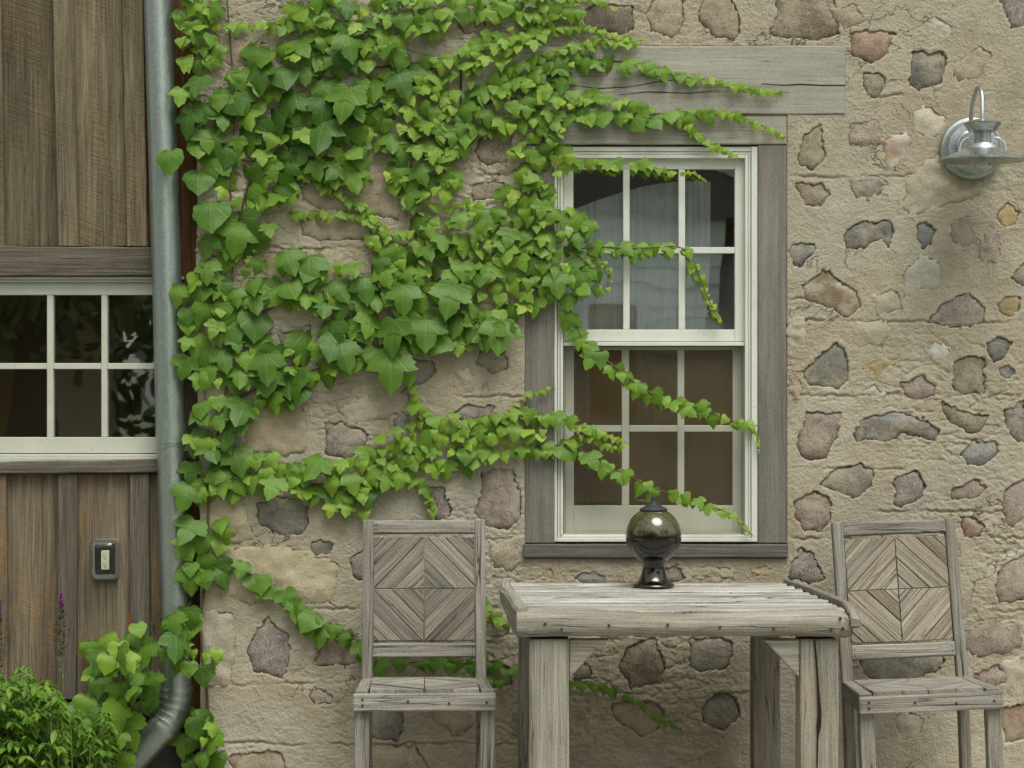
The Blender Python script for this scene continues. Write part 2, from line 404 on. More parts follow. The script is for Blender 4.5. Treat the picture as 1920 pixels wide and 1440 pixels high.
def leaf_mat(name, typ, attr='tint'):
    m = N(name); t = m.tint(typ, attr); uv = m.coord('UV'); o = m.coord('Object')
    base = m.ramp(t, [(0.0, (.066, .155, .020)), (.35, (.122, .242, .024)), (.7, (.212, .345, .034)), (1.0, (.315, .430, .050))])
    sep = m.n('ShaderNodeSeparateXYZ'); m.put(sep.inputs[0], uv)
    x = sep.outputs[0]; y = sep.outputs[1]
    ang = m.math('ARCTAN2', x, m.math('ADD', y, .02))
    rr = m.math('SQRT', m.math('ADD', m.math('MULTIPLY', x, x), m.math('MULTIPLY', y, y)))
    da = m.math('PINGPONG', m.math('ADD', ang, 30 * .74), .37)           # palmate main veins every .62 rad
    da = m.math('ABSOLUTE', da)
    wd = m.math('MULTIPLY', da, rr)
    main = m.ramp(wd, [(0.0, 1.0), (.016, .75), (.034, 0.0)])
    sv = m.math('PINGPONG', m.math('SUBTRACT', m.math('MULTIPLY', rr, 1.0), m.math('MULTIPLY', da, .7)), .075)
    side = m.ramp(sv, [(0.0, .5), (.018, 0.0)])
    vein = m.math('MAXIMUM', main, side)
    blot = m.noise(o, 26, 3, .6)
    c = m.mix(m.math('MULTIPLY', m.ramp(blot, [(.38, 0.0), (.64, 1.0)]), .5), base, m.mix(1.0, base, (.68, .74, .66), 'MULTIPLY'))
    c = m.mix(m.math('MULTIPLY', vein, .30), c, m.mix(.5, c, (.30, .38, .14)))
    # thin lighter rim
    nb = m.bump(m.math('SUBTRACT', m.math('MULTIPLY', blot, .3), m.math('MULTIPLY', vein, .5)), .35, .004)
    b = m.bsdf(Base_Color=c, Roughness=.43, Normal=nb); b.inputs['Specular IOR Level'].default_value = .34
    tl = m.n('ShaderNodeBsdfTranslucent'); m.put(tl.inputs['Color'], m.mix(1.0, c, (1.5, 1.5, .7), 'MULTIPLY'))
    mx = m.n('ShaderNodeMixShader'); mx.inputs[0].default_value = .30; m.put(mx.inputs[1], b.outputs[0]); m.put(mx.inputs[2], tl.outputs[0])
    return m.done(mx)

def plain(name, col, rough=.7, metal=0.0, spec=.4, nscale=60, namt=.3, bump=.1):
    m = N(name); o = m.coord('Object'); nz = m.noise(o, nscale, 4, .6)
    c = m.mix(m.math('MULTIPLY', m.ramp(nz, [(.35, 0.0), (.7, 1.0)]), namt), col, tuple(x * .55 for x in col))
    return m.done(m.bsdf(Base_Color=c, Roughness=rough, Metallic=metal, Specular_IOR_Level=spec, Normal=m.bump(nz, bump, .002)))

M = {}
M['barn'] = wood('barn_board', (.064, .053, .033), (.146, .119, .074), (.235, .196, .130), stain=(.20, .135, .058), stain_amt=.75, stain_lo=.5, saw=.9, bump=.5, var=.85, knots=.5, dirt=.5)
M['barn_low'] = wood('lower_barn_board', (.070, .056, .038), (.165, .132, .088), (.265, .225, .165), stain=(.31, .185, .075), stain_amt=.9, stain_lo=.48, saw=.3, bump=.6, var=.5, knots=.4, dirt=.62)
M['barn_trim'] = wood('barn_trim', (.062, .052, .040), (.125, .107, .083), (.21, .19, .15), stain=(.11, .085, .055), bump=.55, var=.4)
M['rust_post'] = wood('sheltered_board', (.065, .030, .014), (.135, .062, .026), (.20, .10, .045), bump=.4, var=.3)
M['beam'] = wood('weathered_beam', (.225, .205, .165), (.355, .335, .280), (.45, .43, .37), stain=(.20, .195, .19), stain_amt=.65, stain_lo=.54, bump=.4, crack=.4, var=.2, fine=.8, con=.95, dirt=.3)
M['casing'] = wood('grey_casing', (.115, .105, .090), (.190, .177, .155), (.27, .255, .228), stain=(.235, .190, .130), stain_amt=.35, bump=.45, crack=.3, var=.25, fine=.9, con=1.0, dirt=.45)
M['sill'] = wood('dark_sill', (.075, .069, .060), (.125, .116, .102), (.19, .178, .16), bump=.4, crack=.3, var=.2)
M['chair'] = wood('weathered_chair_wood', (.125, .110, .088), (.255, .238, .205), (.39, .375, .34), stain=(.25, .175, .095), stain_amt=.45, stain_lo=.55, bump=.8, crack=.9, var=.55, dirt=.55)
M['chair_warm'] = wood('warm_weathered_wood', (.110, .088, .062), (.262, .228, .175), (.41, .375, .315), stain=(.27, .165, .075), stain_amt=.5, stain_lo=.53, bump=.8, crack=1.0, var=.7, dirt=.5)
M['chair_slat'] = wood('chair_slat_wood', (.085, .075, .058), (.205, .185, .150), (.335, .315, .275), stain=(.20, .14, .075), stain_amt=.5, stain_lo=.52, bump=.85, crack=1.0, var=.7, dirt=.55)
M['table'] = wood('table_wood', (.125, .110, .085), (.290, .268, .220), (.44, .42, .365), stain=(.26, .17, .075), stain_amt=.6, stain_lo=.51, bump=.8, crack=.7, var=.35, knots=.45, dirt=.5, con=1.35)
M['table_top'] = wood('bleached_table_top', (.13, .12, .105), (.40, .385, .345), (.62, .60, .56), stain=(.22, .20, .18), stain_amt=.4, bump=.9, crack=1.0, var=.5, dirt=.6)
M['mortar'] = mortar_mat()
SM = {}
for nm, a in dict(pink=((.20, .145, .125), (.285, .215, .19), (.37, .30, .265), .75), purple=((.15, .125, .125), (.225, .185, .18), (.31, .27, .26), .9),
                  grey=((.145, .135, .12), (.20, .188, .165), (.27, .255, .225), .6), dark=((.055, .055, .056), (.095, .095, .096), (.15, .148, .145), .6),
                  blue=((.12, .135, .15), (.17, .187, .20), (.235, .25, .258), .5), brown=((.11, .078, .055), (.18, .132, .095), (.26, .20, .15), .8),
                  olive=((.145, .122, .075), (.20, .172, .112), (.265, .235, .165), .5), ochre=((.28, .19, .075), (.38, .275, .12), (.46, .37, .22), .3),
                  pale=((.37, .32, .235), (.46, .41, .315), (.54, .50, .42), .25), white=((.42, .40, .35), (.52, .50, .45), (.60, .58, .55), .25),
                  red=((.22, .125, .09), (.30, .18, .13), (.37, .26, .20), .6), tan=((.24, .185, .125), (.31, .245, .17), (.39, .32, .235), .6),
                  buff=((.33, .275, .165), (.405, .345, .22), (.47, .41, .29), .25)).items():
    SM[nm] = stone_mat('fieldstone_' + nm, *a[:3], speck=a[3])
SM['multi'] = stone_mat('fieldstone_multi', (.075, .062, .052), (.125, .105, .09), (.18, .155, .135), speck=.5, vein=(.23, .25, .29))
SM['rusty'] = stone_mat('fieldstone_rusty', (.34, .29, .215), (.42, .37, .28), (.48, .43, .34), speck=.4, vein=(.17, .098, .036))
SM['blush'] = stone_mat('fieldstone_blush', (.36, .30, .255), (.44, .38, .33), (.5, .45, .40), speck=.4, vein=(.34, .19, .11))
M['white'] = paint_mat('white_window_paint', (.62, .635, .57), .45, .22)
M['white_shaded'] = paint_mat('shaded_sash_paint', (.60, .61, .545), .5, .25)  # the white paint again, with shade mixed into its colour
M['glass'] = glass_mat('window_glass', .36)
M['glass_low'] = glass_mat('screened_glass', .05)
M['galv'] = galv_mat('galvanized_steel', (.40, .45, .43), .38, 330, .9, .16)
M['lamp'] = galv_mat('lamp_steel', (.46, .49, .49), .30, 500, .95, .08)
M['lampwire'] = plain('pale_lamp_metal', (.62, .63, .62), .35, .6, nscale=90, namt=.2)
M['leaf'] = leaf_mat('ivy_leaf', 'OBJECT')
M['leaves'] = leaf_mat('ivy_foliage', 'GEOMETRY')
M['stem'] = plain('vine_stem', (.105, .062, .040), .8, nscale=120)
M['tendril'] = plain('green_stem', (.16, .17, .055), .7, nscale=120)
M['nail'] = plain('rusty_nail', (.060, .046, .034), .7, .4)
M['dark'] = plain('interior_brown', (.30, .195, .085), .9, nscale=2.5, namt=.4)

# ------------------------------------------------------------------ ground and what lies across the yard
def sheet(name, x0, y0, x1, y1, z, mat, nx=1, ny=1):
    mb = MB(); mb.face([(x0, y0, z), (x1, y0, z), (x1, y1, z), (x0, y1, z)], [(x0, y0), (x1, y0), (x1, y1), (x0, y1)])
    o = mb.build(name, mat); o['kind'] = 'structure'; return o
def ground_mat(name, a, b, s1=3, s2=60, bump=.5):
    m = N(name); o = m.coord('Object'); f = m.math('ADD', m.math('MULTIPLY', m.noise(o, s1, 5, .6), .5), m.math('MULTIPLY', m.noise(o, s2, 4, .6), .5))
    return m.done(m.bsdf(Base_Color=m.ramp(f, [(.38, a), (.62, b)]), Roughness=.95, Normal=m.bump(f, bump, .03)))
sheet('lawn', -250, -250, 250, 60, 0.0, ground_mat('grass_ground', (.035, .060, .018), (.075, .105, .035), .6, 40))
sheet('bounce_gravel', -6, -3.2, 7, -0.02, 0.006, ground_mat('pale_bounce_gravel', (.24, .22, .18), (.46, .43, .37), 2, 90))  # unseen gravel, added and kept pale to bounce light up the wall
sheet('planting_bed', -3.4, -1.1, -0.98, 0.06, 0.012, ground_mat('dark_soil', (.022, .016, .011), (.055, .042, .030), 6, 70))

# ------------------------------------------------------------------ the stone house: mortar relief with exposed fieldstones
house = empty('stone_house', (0.6, 0, 0), 'old rubble stone house wall with buff mortar, lintel beam and white window', 'house')
hinv = Matrix.Translation((-0.6, 0, 0))
def under(o, root):
    o.parent = root; o.matrix_parent_inverse = Matrix.Translation(-root.location) if root.rotation_euler.x == 0 and root.rotation_euler.y == 0 and root.rotation_euler.z == 0 else root.matrix_basis.inverted()
    return o

STONES = [  # (kind, flush?, polygon in photo pixels)
 ('tan', 0, [(1323,-6),(1367,-6),(1380,20),(1390,60),(1377,70),(1340,63),(1313,43)]),
 ('brown', 0, [(1457,-12),(1560,-12),(1573,33),(1572,63),(1547,70),(1487,72),(1443,63),(1457,30)]),
 ('red', 0, [(1595,63),(1677,60),(1663,100),(1630,115),(1595,100)]),
 ('olive', 0, [(1615,140),(1643,135),(1658,150),(1650,170),(1627,182),(1617,160)]),
 ('dark', 0, [(1708,97),(1723,97),(1740,103),(1763,100),(1770,113),(1767,157),(1723,168),(1708,160)]),
 ('olive', 0, [(1537,232),(1542,263),(1548,290),(1543,300),(1520,317),(1497,307),(1502,277),(1510,253)]),
 ('blush', 1, [(1657,267),(1680,255),(1708,257),(1703,280),(1687,310),(1670,323),(1663,293)]),
 ('tan', 0, [(1493,347),(1540,347),(1557,360),(1543,383),(1510,383)]),
 ('grey', 1, [(1595,340),(1633,337),(1653,347),(1633,368),(1607,365)]),
 ('pale', 1, [(1723,323),(1767,290),(1800,333),(1840,340),(1827,363),(1753,390),(1713,403),(1697,383),(1700,347)]),
 ('dark', 0, [(1590,430),(1627,410),(1640,418),(1668,410),(1677,433),(1667,463),(1657,447),(1640,453),(1623,465),(1590,463),(1580,440)]),
 ('blue', 0, [(1717,425),(1737,418),(1755,433),(1747,457),(1733,468),(1722,453)]),
 ('blue', 0, [(1480,463),(1500,452),(1523,460),(1520,480),(1497,497),(1482,485)]),
 ('ochre', 0, [(1870,400),(1890,385),(1913,400),(1903,420),(1880,420)]),
 ('pale', 1, [(1717,213),(1740,203),(1770,225),(1753,260),(1720,250)]),
 ('grey', 1, [(1793,413),(1820,410),(1827,440),(1810,463),(1790,450)]),
 ('white', 1, [(1740,37),(1755,33),(1780,50),(1778,67),(1755,65)]),
 ('rusty', 0, [(1507,537),(1543,512),(1597,537),(1613,577),(1587,593),(1550,573),(1513,563)]),
 ('white', 1, [(1693,517),(1723,483),(1760,500),(1753,537),(1697,557)]),
 ('purple', 0, [(1740,603),(1773,570),(1817,552),(1843,577),(1843,603),(1790,612)]),
 ('ochre', 0, [(1870,573),(1887,557),(1910,555),(1913,577),(1897,595),(1877,587)]),
 ('pale', 1, [(1598,630),(1613,610),(1657,602),(1667,620),(1650,640),(1613,647)]),
 ('pale', 1, [(1483,605),(1503,602),(1510,623),(1503,647),(1483,643)]),
 ('grey', 0, [(1563,642),(1580,653),(1590,680),(1590,713),(1573,728),(1520,723),(1505,700),(1533,670)]),
 ('ochre', 1, [(1622,687),(1643,683),(1667,675),(1673,683),(1647,702)]),
 ('white', 1, [(1742,655),(1760,645),(1777,653),(1770,668),(1750,667)]),
 ('dark', 0, [(1853,647),(1873,632),(1897,643),(1883,673),(1867,682),(1855,667)]),
 ('olive', 0, [(1787,697),(1793,677),(1817,670),(1843,677),(1847,738),(1800,740),(1785,727)]),
 ('blue', 0, [(1877,693),(1893,690),(1905,700),(1890,708)]),
 ('pink', 0, [(1688,720),(1723,705),(1753,727),(1750,743),(1703,748)]),
 ('white', 1, [(1625,737),(1640,723),(1657,737),(1640,743)]),
 ('olive', 0, [(1768,757),(1813,777),(1852,783),(1840,805),(1817,810),(1783,790)]),
 ('pink', 0, [(1513,777),(1577,777),(1567,820),(1547,860),(1510,857),(1493,833)]),
 ('multi', 0, [(1610,797),(1623,780),(1673,777),(1723,785),(1763,810),(1753,825),(1727,820),(1690,813),(1663,823),(1633,820),(1607,830),(1598,817)]),
 ('blue', 0, [(1803,850),(1827,827),(1867,830),(1873,850),(1847,872),(1820,870)]),
 ('grey', 0, [(1540,903),(1570,877),(1613,870),(1637,883),(1633,913),(1600,935),(1570,920)]),
 ('purple', 0, [(1680,900),(1717,883),(1735,913),(1727,937),(1687,950),(1673,940)]),
 ('pink', 0, [(1783,920),(1827,903),(1852,913),(1830,930),(1787,937)]),
 ('pink', 0, [(1487,940),(1527,918),(1557,937),(1560,965),(1540,995),(1510,998),(1490,975)]),
 ('purple', 0, [(1880,770),(1920,755),(1935,800),(1920,830),(1895,815)]),
 ('purple', 0, [(1893,520),(1920,493),(1945,520),(1920,537)]),
 ('pink', 0, [(1883,925),(1920,900),(1940,960),(1900,990),(1880,960)]),
 ('purple', 0, [(1482,1068),(1493,1043),(1503,1030),(1527,1040),(1537,1063),(1548,1083),(1533,1093),(1500,1093),(1482,1087)]),
 ('pink', 0, [(1870,1077),(1890,1050),(1935,1040),(1945,1120),(1877,1130),(1867,1107)]),
 ('pink', 1, [(1813,1193),(1830,1177),(1867,1173),(1907,1183),(1913,1203),(1877,1223),(1827,1227),(1810,1213)]),
 ('grey', 0, [(1608,1233),(1763,1223),(1773,1243),(1747,1263),(1703,1277),(1647,1280),(1617,1260)]),
 ('grey', 0, [(1295,1200),(1370,1198),(1373,1227),(1363,1253),(1320,1260),(1297,1250)]),
 ('grey', 0, [(1322,1313),(1343,1298),(1377,1310),(1388,1343),(1360,1372),(1320,1357)]),
 ('red', 0, [(1800,975),(1820,968),(1843,985),(1835,1005),(1810,1008)]),
 ('ochre', 1, [(1418,1070),(1430,1063),(1445,1072),(1433,1080)]),
 ('pale', 1, [(1340,1065),(1360,1063),(1375,1075),(1350,1078)]),
 ('pink', 0, [(1827,1270),(1863,1253),(1887,1257),(1880,1280),(1840,1287)]),
 ('pale', 1, [(1675,1345),(1700,1335),(1725,1350),(1720,1380),(1690,1390)]),
 ('pink', 0, [(903,890),(930,880),(965,885),(976,930),(972,975),(950,990),(915,985),(890,965),(905,930)]),
 ('purple', 0, [(807,917),(827,913),(843,940),(840,968),(820,975),(803,958)]),
 ('tan', 1, [(923,1030),(967,1007),(973,1043),(960,1067),(930,1063)]),
 ('pink', 0, [(655,1050),(690,1020),(700,1085),(665,1083)]),
 ('grey', 0, [(693,1325),(755,1328),(757,1353),(747,1387),(703,1383),(693,1370)]),
 ('grey', 0, [(905,1245),(930,1240),(955,1255),(958,1285),(920,1290)]),
 ('brown', 0, [(1160,1250),(1180,1213),(1227,1200),(1243,1247),(1237,1283),(1187,1290)]),
 ('brown', 0, [(1070,1255),(1090,1240),(1110,1250),(1107,1270),(1080,1275)]),
 ('tan', 0, [(1147,1327),(1160,1317),(1237,1320),(1243,1337),(1230,1370),(1203,1380),(1160,1353)]),
 ('blue', 0, [(1083,1083),(1097,1072),(1130,1078),(1132,1092),(1095,1094)]),
 ('ochre', 1, [(1017,1070),(1033,1067),(1037,1080),(1023,1083)]),
 ('purple', 0, [(1247,1067),(1270,1062),(1285,1085),(1250,1090)]),
 ('tan', 1, [(810,1328),(880,1327),(880,1360),(853,1375),(820,1353)]),
 ('grey', 0, [(485,945),(510,933),(560,935),(577,955),(575,985),(560,1000),(520,1000),(490,985)]),
 ('dark', 0, [(582,1017),(600,1015),(622,1023),(613,1037),(583,1038)]),
 ('purple', 0, [(500,1160),(537,1190),(542,1240),(527,1268),(477,1257),(462,1227),(470,1200)]),
 ('pink', 0, [(593,1190),(660,1210),(680,1240),(650,1247),(597,1243)]),
 ('pink', 0, [(582,1303),(593,1290),(623,1307),(620,1317),(590,1318)]),
 ('pale', 1, [(386,1150),(435,1153),(437,1200),(433,1280),(386,1283)]),
 ('buff', 1, [(425,1033),(540,1024),(630,1060),(625,1130),(500,1128),(415,1120)]),
 ('buff', 1, [(455,770),(565,755),(570,840),(530,850),(460,840)]),
 ('grey', 0, [(480,660),(520,670),(560,640),(545,700),(490,720)]),
 ('grey', 0, [(520,625),(580,615),(585,640),(540,650)]),
 ('purple', 0, [(608,790),(640,795),(690,815),(685,835),(650,862),(612,850)]),
 ('grey', 0, [(745,660),(810,683),(815,700),(795,720),(765,725),(735,745),(717,720),(720,700)]),
 ('grey', 0, [(893,680),(900,660),(920,647),(947,660),(947,685),(930,693),(893,683)]),
 ('grey', 0, [(853,775),(880,760),(925,765),(920,780),(870,790)]),
 ('blue', 0, [(737,793),(750,773),(767,790),(750,803)]),
 ('buff', 1, [(497,478),(635,475),(650,515),(640,530),(500,530)]),
 ('buff', 1, [(505,545),(640,540),(710,555),(700,587),(600,594),(505,598)]),
 ('tan', 0, [(563,415),(690,408),(706,445),(600,452),(565,440)]),
 ('tan', 1, [(560,355),(640,325),(740,330),(752,370),(760,410),(700,400),(600,395)]),
 ('tan', 0, [(887,350),(905,343),(945,347),(945,370),(890,375)]),
 ('brown', 0, [(895,265),(945,230),(962,250),(948,300),(915,308),(893,295)]),
 ('brown', 0, [(778,150),(800,125),(815,130),(820,165),(785,170)]),
 ('brown', 0, [(1085,30),(1115,5),(1190,12),(1188,50),(1165,65),(1110,55)]),
 ('tan', 0, [(1215,30),(1230,-6),(1280,-6),(1283,40),(1260,70),(1220,60)]),
 ('brown', 0, [(857,30),(910,25),(905,55),(870,58)]),
 ('brown', 0, [(765,262),(800,245),(835,258),(830,285),(800,297)]),
 ('dark', 0, [(695,490),(722,480),(725,510),(700,518)]),
 ('red', 0, [(598,700),(625,695),(628,712),(612,725)]),
 ('buff', 1, [(378,390),(392,386),(395,460),(378,470)]),
 ('pale', 1, [(384,540),(425,535),(430,640),(384,655)]),
 ('pale', 1, [(385,720),(450,725),(440,830),(386,850)]),
 ('buff', 1, [(386,905),(450,925),(470,1010),(386,1020)]),
 ('tan', 1, [(405,70),(500,85),(510,120),(440,125),(415,110)]),
 ('tan', 0, [(690,1400),(780,1395),(800,1450),(700,1460)]),
 ('tan', 0, [(430,1420),(520,1410),(540,1450),(450,1470)]),
 ('brown', 0, [(1000,1400),(1050,1395),(1060,1450),(1000,1455)]),
 ('purple', 0, [(1870,0),(1930,-10),(1960,30),(1900,50)]),
 ('grey', 0, [(1640,-60),(1720,-70),(1740,-10),(1660,-15)]),
 ('red', 0, [(1870,1330),(1940,1320),(1950,1380),(1890,1395)]),
 ('tan', 1, [(1793,127),(1840,92),(1856,104),(1832,150),(1800,152)]), ('pink', 1, [(1600,232),(1640,225),(1652,262),(1618,280),(1598,262)]), ('tan', 1, [(1500,120+1040),(1545,1150),(1555,1190),(1510,1200)]),
 ('pale', 1, [(1640,1130),(1700,1120),(1712,1160),(1650,1172)]), ('tan', 1, [(1560,20),(1600,8),(1618,40),(1585,52)]), ('pink', 1, [(1855,425),(1875,440),(1872,480),(1845,485)]), ('pale', 1, [(1640,560),(1672,545),(1690,575),(1655,590)]),
 ('tan', 1, [(1725,1010),(1790,1000),(1800,1040),(1735,1055)]), ('grey', 1, [(1600,1010),(1650,1000),(1660,1035),(1610,1045)]), ('tan', 1, [(1500,700),(1498,735),(1482,735),(1482,695)]), ('pale', 1, [(1880,1240),(1925,1235),(1930,1290),(1890,1300)]),
 ('tan', 1, [(960,1330),(985,1325),(990,1370),(962,1372)]), ('pale', 1, [(700,760),(735,735),(760,748),(735,775),(705,780)]), ('tan', 1, [(855,700),(880,690),(885,730),(858,735)]), ('pale', 1, [(640,770),(690,745),(715,775),(660,795)]), ('grey', 0, [(1985,120),(2050,110),(2060,190),(1990,200)]), ('pink', 0, [(1975,330),(2040,320),(2055,400),(1985,420)]),
 ('grey', 0, [(1990,640),(2065,630),(2060,710),(2000,720)]), ('brown', 0, [(1980,900),(2060,880),(2070,960),(1990,980)]),
]
X0, X1, Z0, Z1, STEP = PX(371), PX(2110), -0.02, 2.78, 0.0034
gx = np.arange(X0, X1, STEP); gz = np.arange(Z0, Z1, STEP)
GX, GZ = np.meshgrid(gx, gz)
gpx = GX / sc(0) + 960; gpy = 720 - (GZ - CAM_Z) / sc(0)          # the wall measured in photo pixels
rough0 = .30 + .70 * np.clip(fbm(GX * 2.3, GZ * 2.3, 9, 3) * 3.2 + .45, 0, 1)
Hm = 0.0075 * fbm(GX * 6, GZ * 7, 1, 3) + rough0 * (0.0036 * fbm(GX * 30 + GZ * 20, GZ * 30 - GX * 12, 4, 3) + 0.0042 * fbm(GX * 80 + GZ * 50, GZ * 95 - GX * 30, 7, 3)) + .0032 * fbm(GX * 190 + GZ * 60, GZ * 210, 10, 2)
def ridge(x, y, s): return 1 - np.abs(2 * fbm(x, y, s, 3))
rough_area = np.clip(fbm(GX * 2.3, GZ * 2.3, 9, 3) * 3.2 + .45, 0, 1)
Hm -= rough_area * 0.0048 * np.clip((ridge(GX * 13 + GZ * 12, GZ * 30 - GX * 4, 6) - .87) * 8, 0, 1)
Hm += rough_area * .0028 * np.clip(fbm(GX * 55 + GZ * 40, GZ * 85 - GX * 20, 11, 3) - .08, 0, 1) * 3       # torn trowel edges
for (ly, x0, x1) in [(187,1590,1760),(331,1478,1735),(602,1478,2100),(740,1478,2100),(878,1478,1700),(1012,1480,1610),(1283,383,660),(1395,383,1000),(742,780,985),(560,1478,1610),
                     (1140,520,690),(595,560,720),(328,780,960),(1146,1850,2100),(1300,1000,1470),(1010,1850,2100),(465,500,700),(960,1640,1900),(180,1640,1700)]:
    yc = ly + 5 * (vnoise(gpx / 55.0, gpx * 0 + ly, 3) - .5) + 5 * (vnoise(gpx / 13.0, gpx * 0 + ly, 4) - .5) + 3 * (vnoise(gpx / 5.0, gpx * 0 + ly, 6) - .5)
    m_ = np.clip((gpx - x0) / 12, 0, 1) * np.clip((x1 - gpx) / 12, 0, 1) * (0.12 + .88 * np.clip((vnoise(gpx / 40.0, gpx * 0 + ly * 1.7, 5) - .3) * 3, 0, 1))
    dd = gpy - yc
    Hm += m_ * (0.0014 * np.exp(-((dd + 5) / 5) ** 2) - 0.0060 * np.exp(-((dd) / 2.0) ** 2))
def poly_sdf(px, pz, poly):
    d2 = np.full(px.shape, 1e9); ins = np.zeros(px.shape, bool); n = len(poly)
    for i in range(n):
        ax, az = poly[i]; bx, bz = poly[(i + 1) % n]; ex, ez = bx - ax, bz - az
        t = np.clip(((px - ax) * ex + (pz - az) * ez) / (ex * ex + ez * ez + 1e-12), 0, 1)
        d2 = np.minimum(d2, (px - ax - t * ex) ** 2 + (pz - az - t * ez) ** 2)
        cr = ((az > pz) != (bz > pz)) & (px < (bx - ax) * (pz - az) / ((bz - az) if abs(bz - az) > 1e-9 else 1e-9) + ax); ins ^= cr
    return np.sqrt(d2) * np.where(ins, -1, 1)
def stone_sdf(x, z, poly, k):
    a = 1.15 if k % 3 else 1.6
    wx = x + a * (0.017 * fbm(x * 20, z * 20, 2, 3) + .010 * fbm(x * 85, z * 85, 5, 2)); wz = z + a * (0.017 * fbm(x * 20 + 40, z * 20, 3, 3) + .010 * fbm(x * 85 + 7, z * 85, 6, 2))
    return poly_sdf(wx, wz, poly) - 0.0025
stone_objs = []
for k, (kind, flush, pp) in enumerate(STONES):
    poly = [(PX(x), PZ(y)) for x, y in pp]
    xs = [p[0] for p in poly]; zs = [p[1] for p in poly]; pad = .03
    i0, i1 = np.searchsorted(gx, [min(xs) - pad, max(xs) + pad]); j0, j1 = np.searchsorted(gz, [min(zs) - pad, max(zs) + pad])
    if i1 - i0 < 2 or j1 - j0 < 2: continue
    sx, sz = GX[j0:j1, i0:i1], GZ[j0:j1, i0:i1]
    s = stone_sdf(sx, sz, poly, k)
    lip = (.0006 + .003 * max(0, fbm(k * 1.7, k * .3, 1, 1))) if not flush else .0
    H = Hm[j0:j1, i0:i1]
    H += lip * np.exp(-((s - .006) / .007) ** 2)
    ins = np.clip(-s / (.0055 if not flush else .008), 0, 1)
    H[:] = H * (1 - ins) + (-.045) * ins
    # the stone itself: a coarse, domed, chipped face under the mortar edge
    st = min(.011, max(.006, min(max(xs) - min(xs), max(zs) - min(zs)) / 7))
    ax_ = np.arange(min(xs) - .02, max(xs) + .02 + st, st); az_ = np.arange(min(zs) - .02, max(zs) + .02 + st, st)
    AX, AZ = np.meshgrid(ax_, az_)
    ss = stone_sdf(AX, AZ, poly, k)
    base = (-.0030 - .0028 * ((k * 37) % 10) / 10) if not flush else -.0008
    hh = base + .007 * np.clip(-ss / .05, 0, 1) ** .6 * (1.0 if not flush else .7) + (.011 if not flush else .017) * fbm(AX * 14 + k, AZ * 14, 5, 3) * np.clip(-ss / .02, .15, 1) + (.006 if not flush else .010) * fbm(AX * 60, AZ * 60 + k, 8, 2)
    cut = .011 if flush else .004
    hh = np.where(ss > cut, np.minimum(hh, -.016 - np.clip(ss, 0, 1) * 1.2), hh)
    keep = ss < (.022 if flush else .015)
    idx = -np.ones(AX.shape, int); vs = []; fs = []
    kk = keep.copy()
    cells = []
    for j in range(AX.shape[0] - 1):
        for i in range(AX.shape[1] - 1):
            if keep[j, i] and keep[j, i + 1] and keep[j + 1, i] and keep[j + 1, i + 1]: cells.append((j, i))
    for j, i in cells:
        for a, b in ((j, i), (j, i + 1), (j + 1, i + 1), (j + 1, i)):
            if idx[a, b] < 0:
                idx[a, b] = len(vs); vs.append((AX[a, b], -hh[a, b], AZ[a, b]))
        fs.append((idx[j, i], idx[j, i + 1], idx[j + 1, i + 1], idx[j + 1, i]))
    if not fs: continue
    me = D.meshes.new('stone'); me.from_pydata(vs, [], fs); me.polygons.foreach_set('use_smooth', [True] * len(fs))
    o = link('stone', me, SM[kind]); under(o, house); stone_objs.append(o)
# timber beds cut into the mortar
def press(x0, y0, x1, y1, depth, soft=.004):
    s = np.maximum.reduce([PX(x0) - GX, GX - PX(x1), GZ - PZ(y0), PZ(y1) - GZ])
    ins = np.clip(-(s + .001) / soft, 0, 1)
    Hm[:] = Hm * (1 - ins) - depth * ins
press(864, 86, 1585, 215, .03); press(984, 217, 1476, 1046, .04)
# sheet, with the window opening left out
hole = (GX > PX(1010)) & (GX < PX(1448)) & (GZ < PZ(245)) & (GZ > PZ(1032))
edgej = 0.006 * (fbm(GZ[:, 0] * 7, GZ[:, 0] * 0, 3, 3)) * 2
GXe = GX.copy(); GXe[:, 0] += edgej + (gpy[:, 0] - 700) * 0.000018; GXe[:, 1] += edgej * .6 + (gpy[:, 0] - 700) * 0.000010
Hm[:, 0] -= .010; Hm[:, 1] -= .004
V_ = np.stack([GXe, -Hm, GZ], -1).reshape(-1, 3)
nz_, nx_ = GX.shape
J, I = np.mgrid[0:nz_ - 1, 0:nx_ - 1]
ok = ~(hole[:-1, :-1] & hole[1:, 1:] & hole[1:, :-1] & hole[:-1, 1:])
a_ = (J * nx_ + I)[ok]; F_ = np.stack([a_, a_ + 1, a_ + nx_ + 1, a_ + nx_], -1)
# left return of the wall corner, back to the barn boards
nb = len(V_); ret = []
for q, yy in enumerate((.02, .05, .10, .16)):
    ret.append(np.stack([GXe[:, 0] + .004 * fbm(GZ[:, 0] * 20, GZ[:, 0] * 0 + q, 2, 2), np.full(nz_, yy), GZ[:, 0]], -1))
V_ = np.concatenate([V_] + ret)
cols = [np.arange(nz_) * nx_] + [nb + q * nz_ + np.arange(nz_) for q in range(4)]
RF = [np.stack([cols[q][:-1], cols[q][1:], cols[q + 1][1:], cols[q + 1][:-1]], -1)[:, ::-1] for q in range(4)]
F_ = np.concatenate([F_] + RF)
used = np.unique(F_); remap = -np.ones(len(V_), int); remap[used] = np.arange(len(used)); V_ = V_[used]; F_ = remap[F_]
me = D.meshes.new('mortar'); me.vertices.add(len(V_)); me.vertices.foreach_set('co', V_.astype(np.float32).ravel())
me.loops.add(F_.size); me.loops.foreach_set('vertex_index', F_.astype(np.int32).ravel())
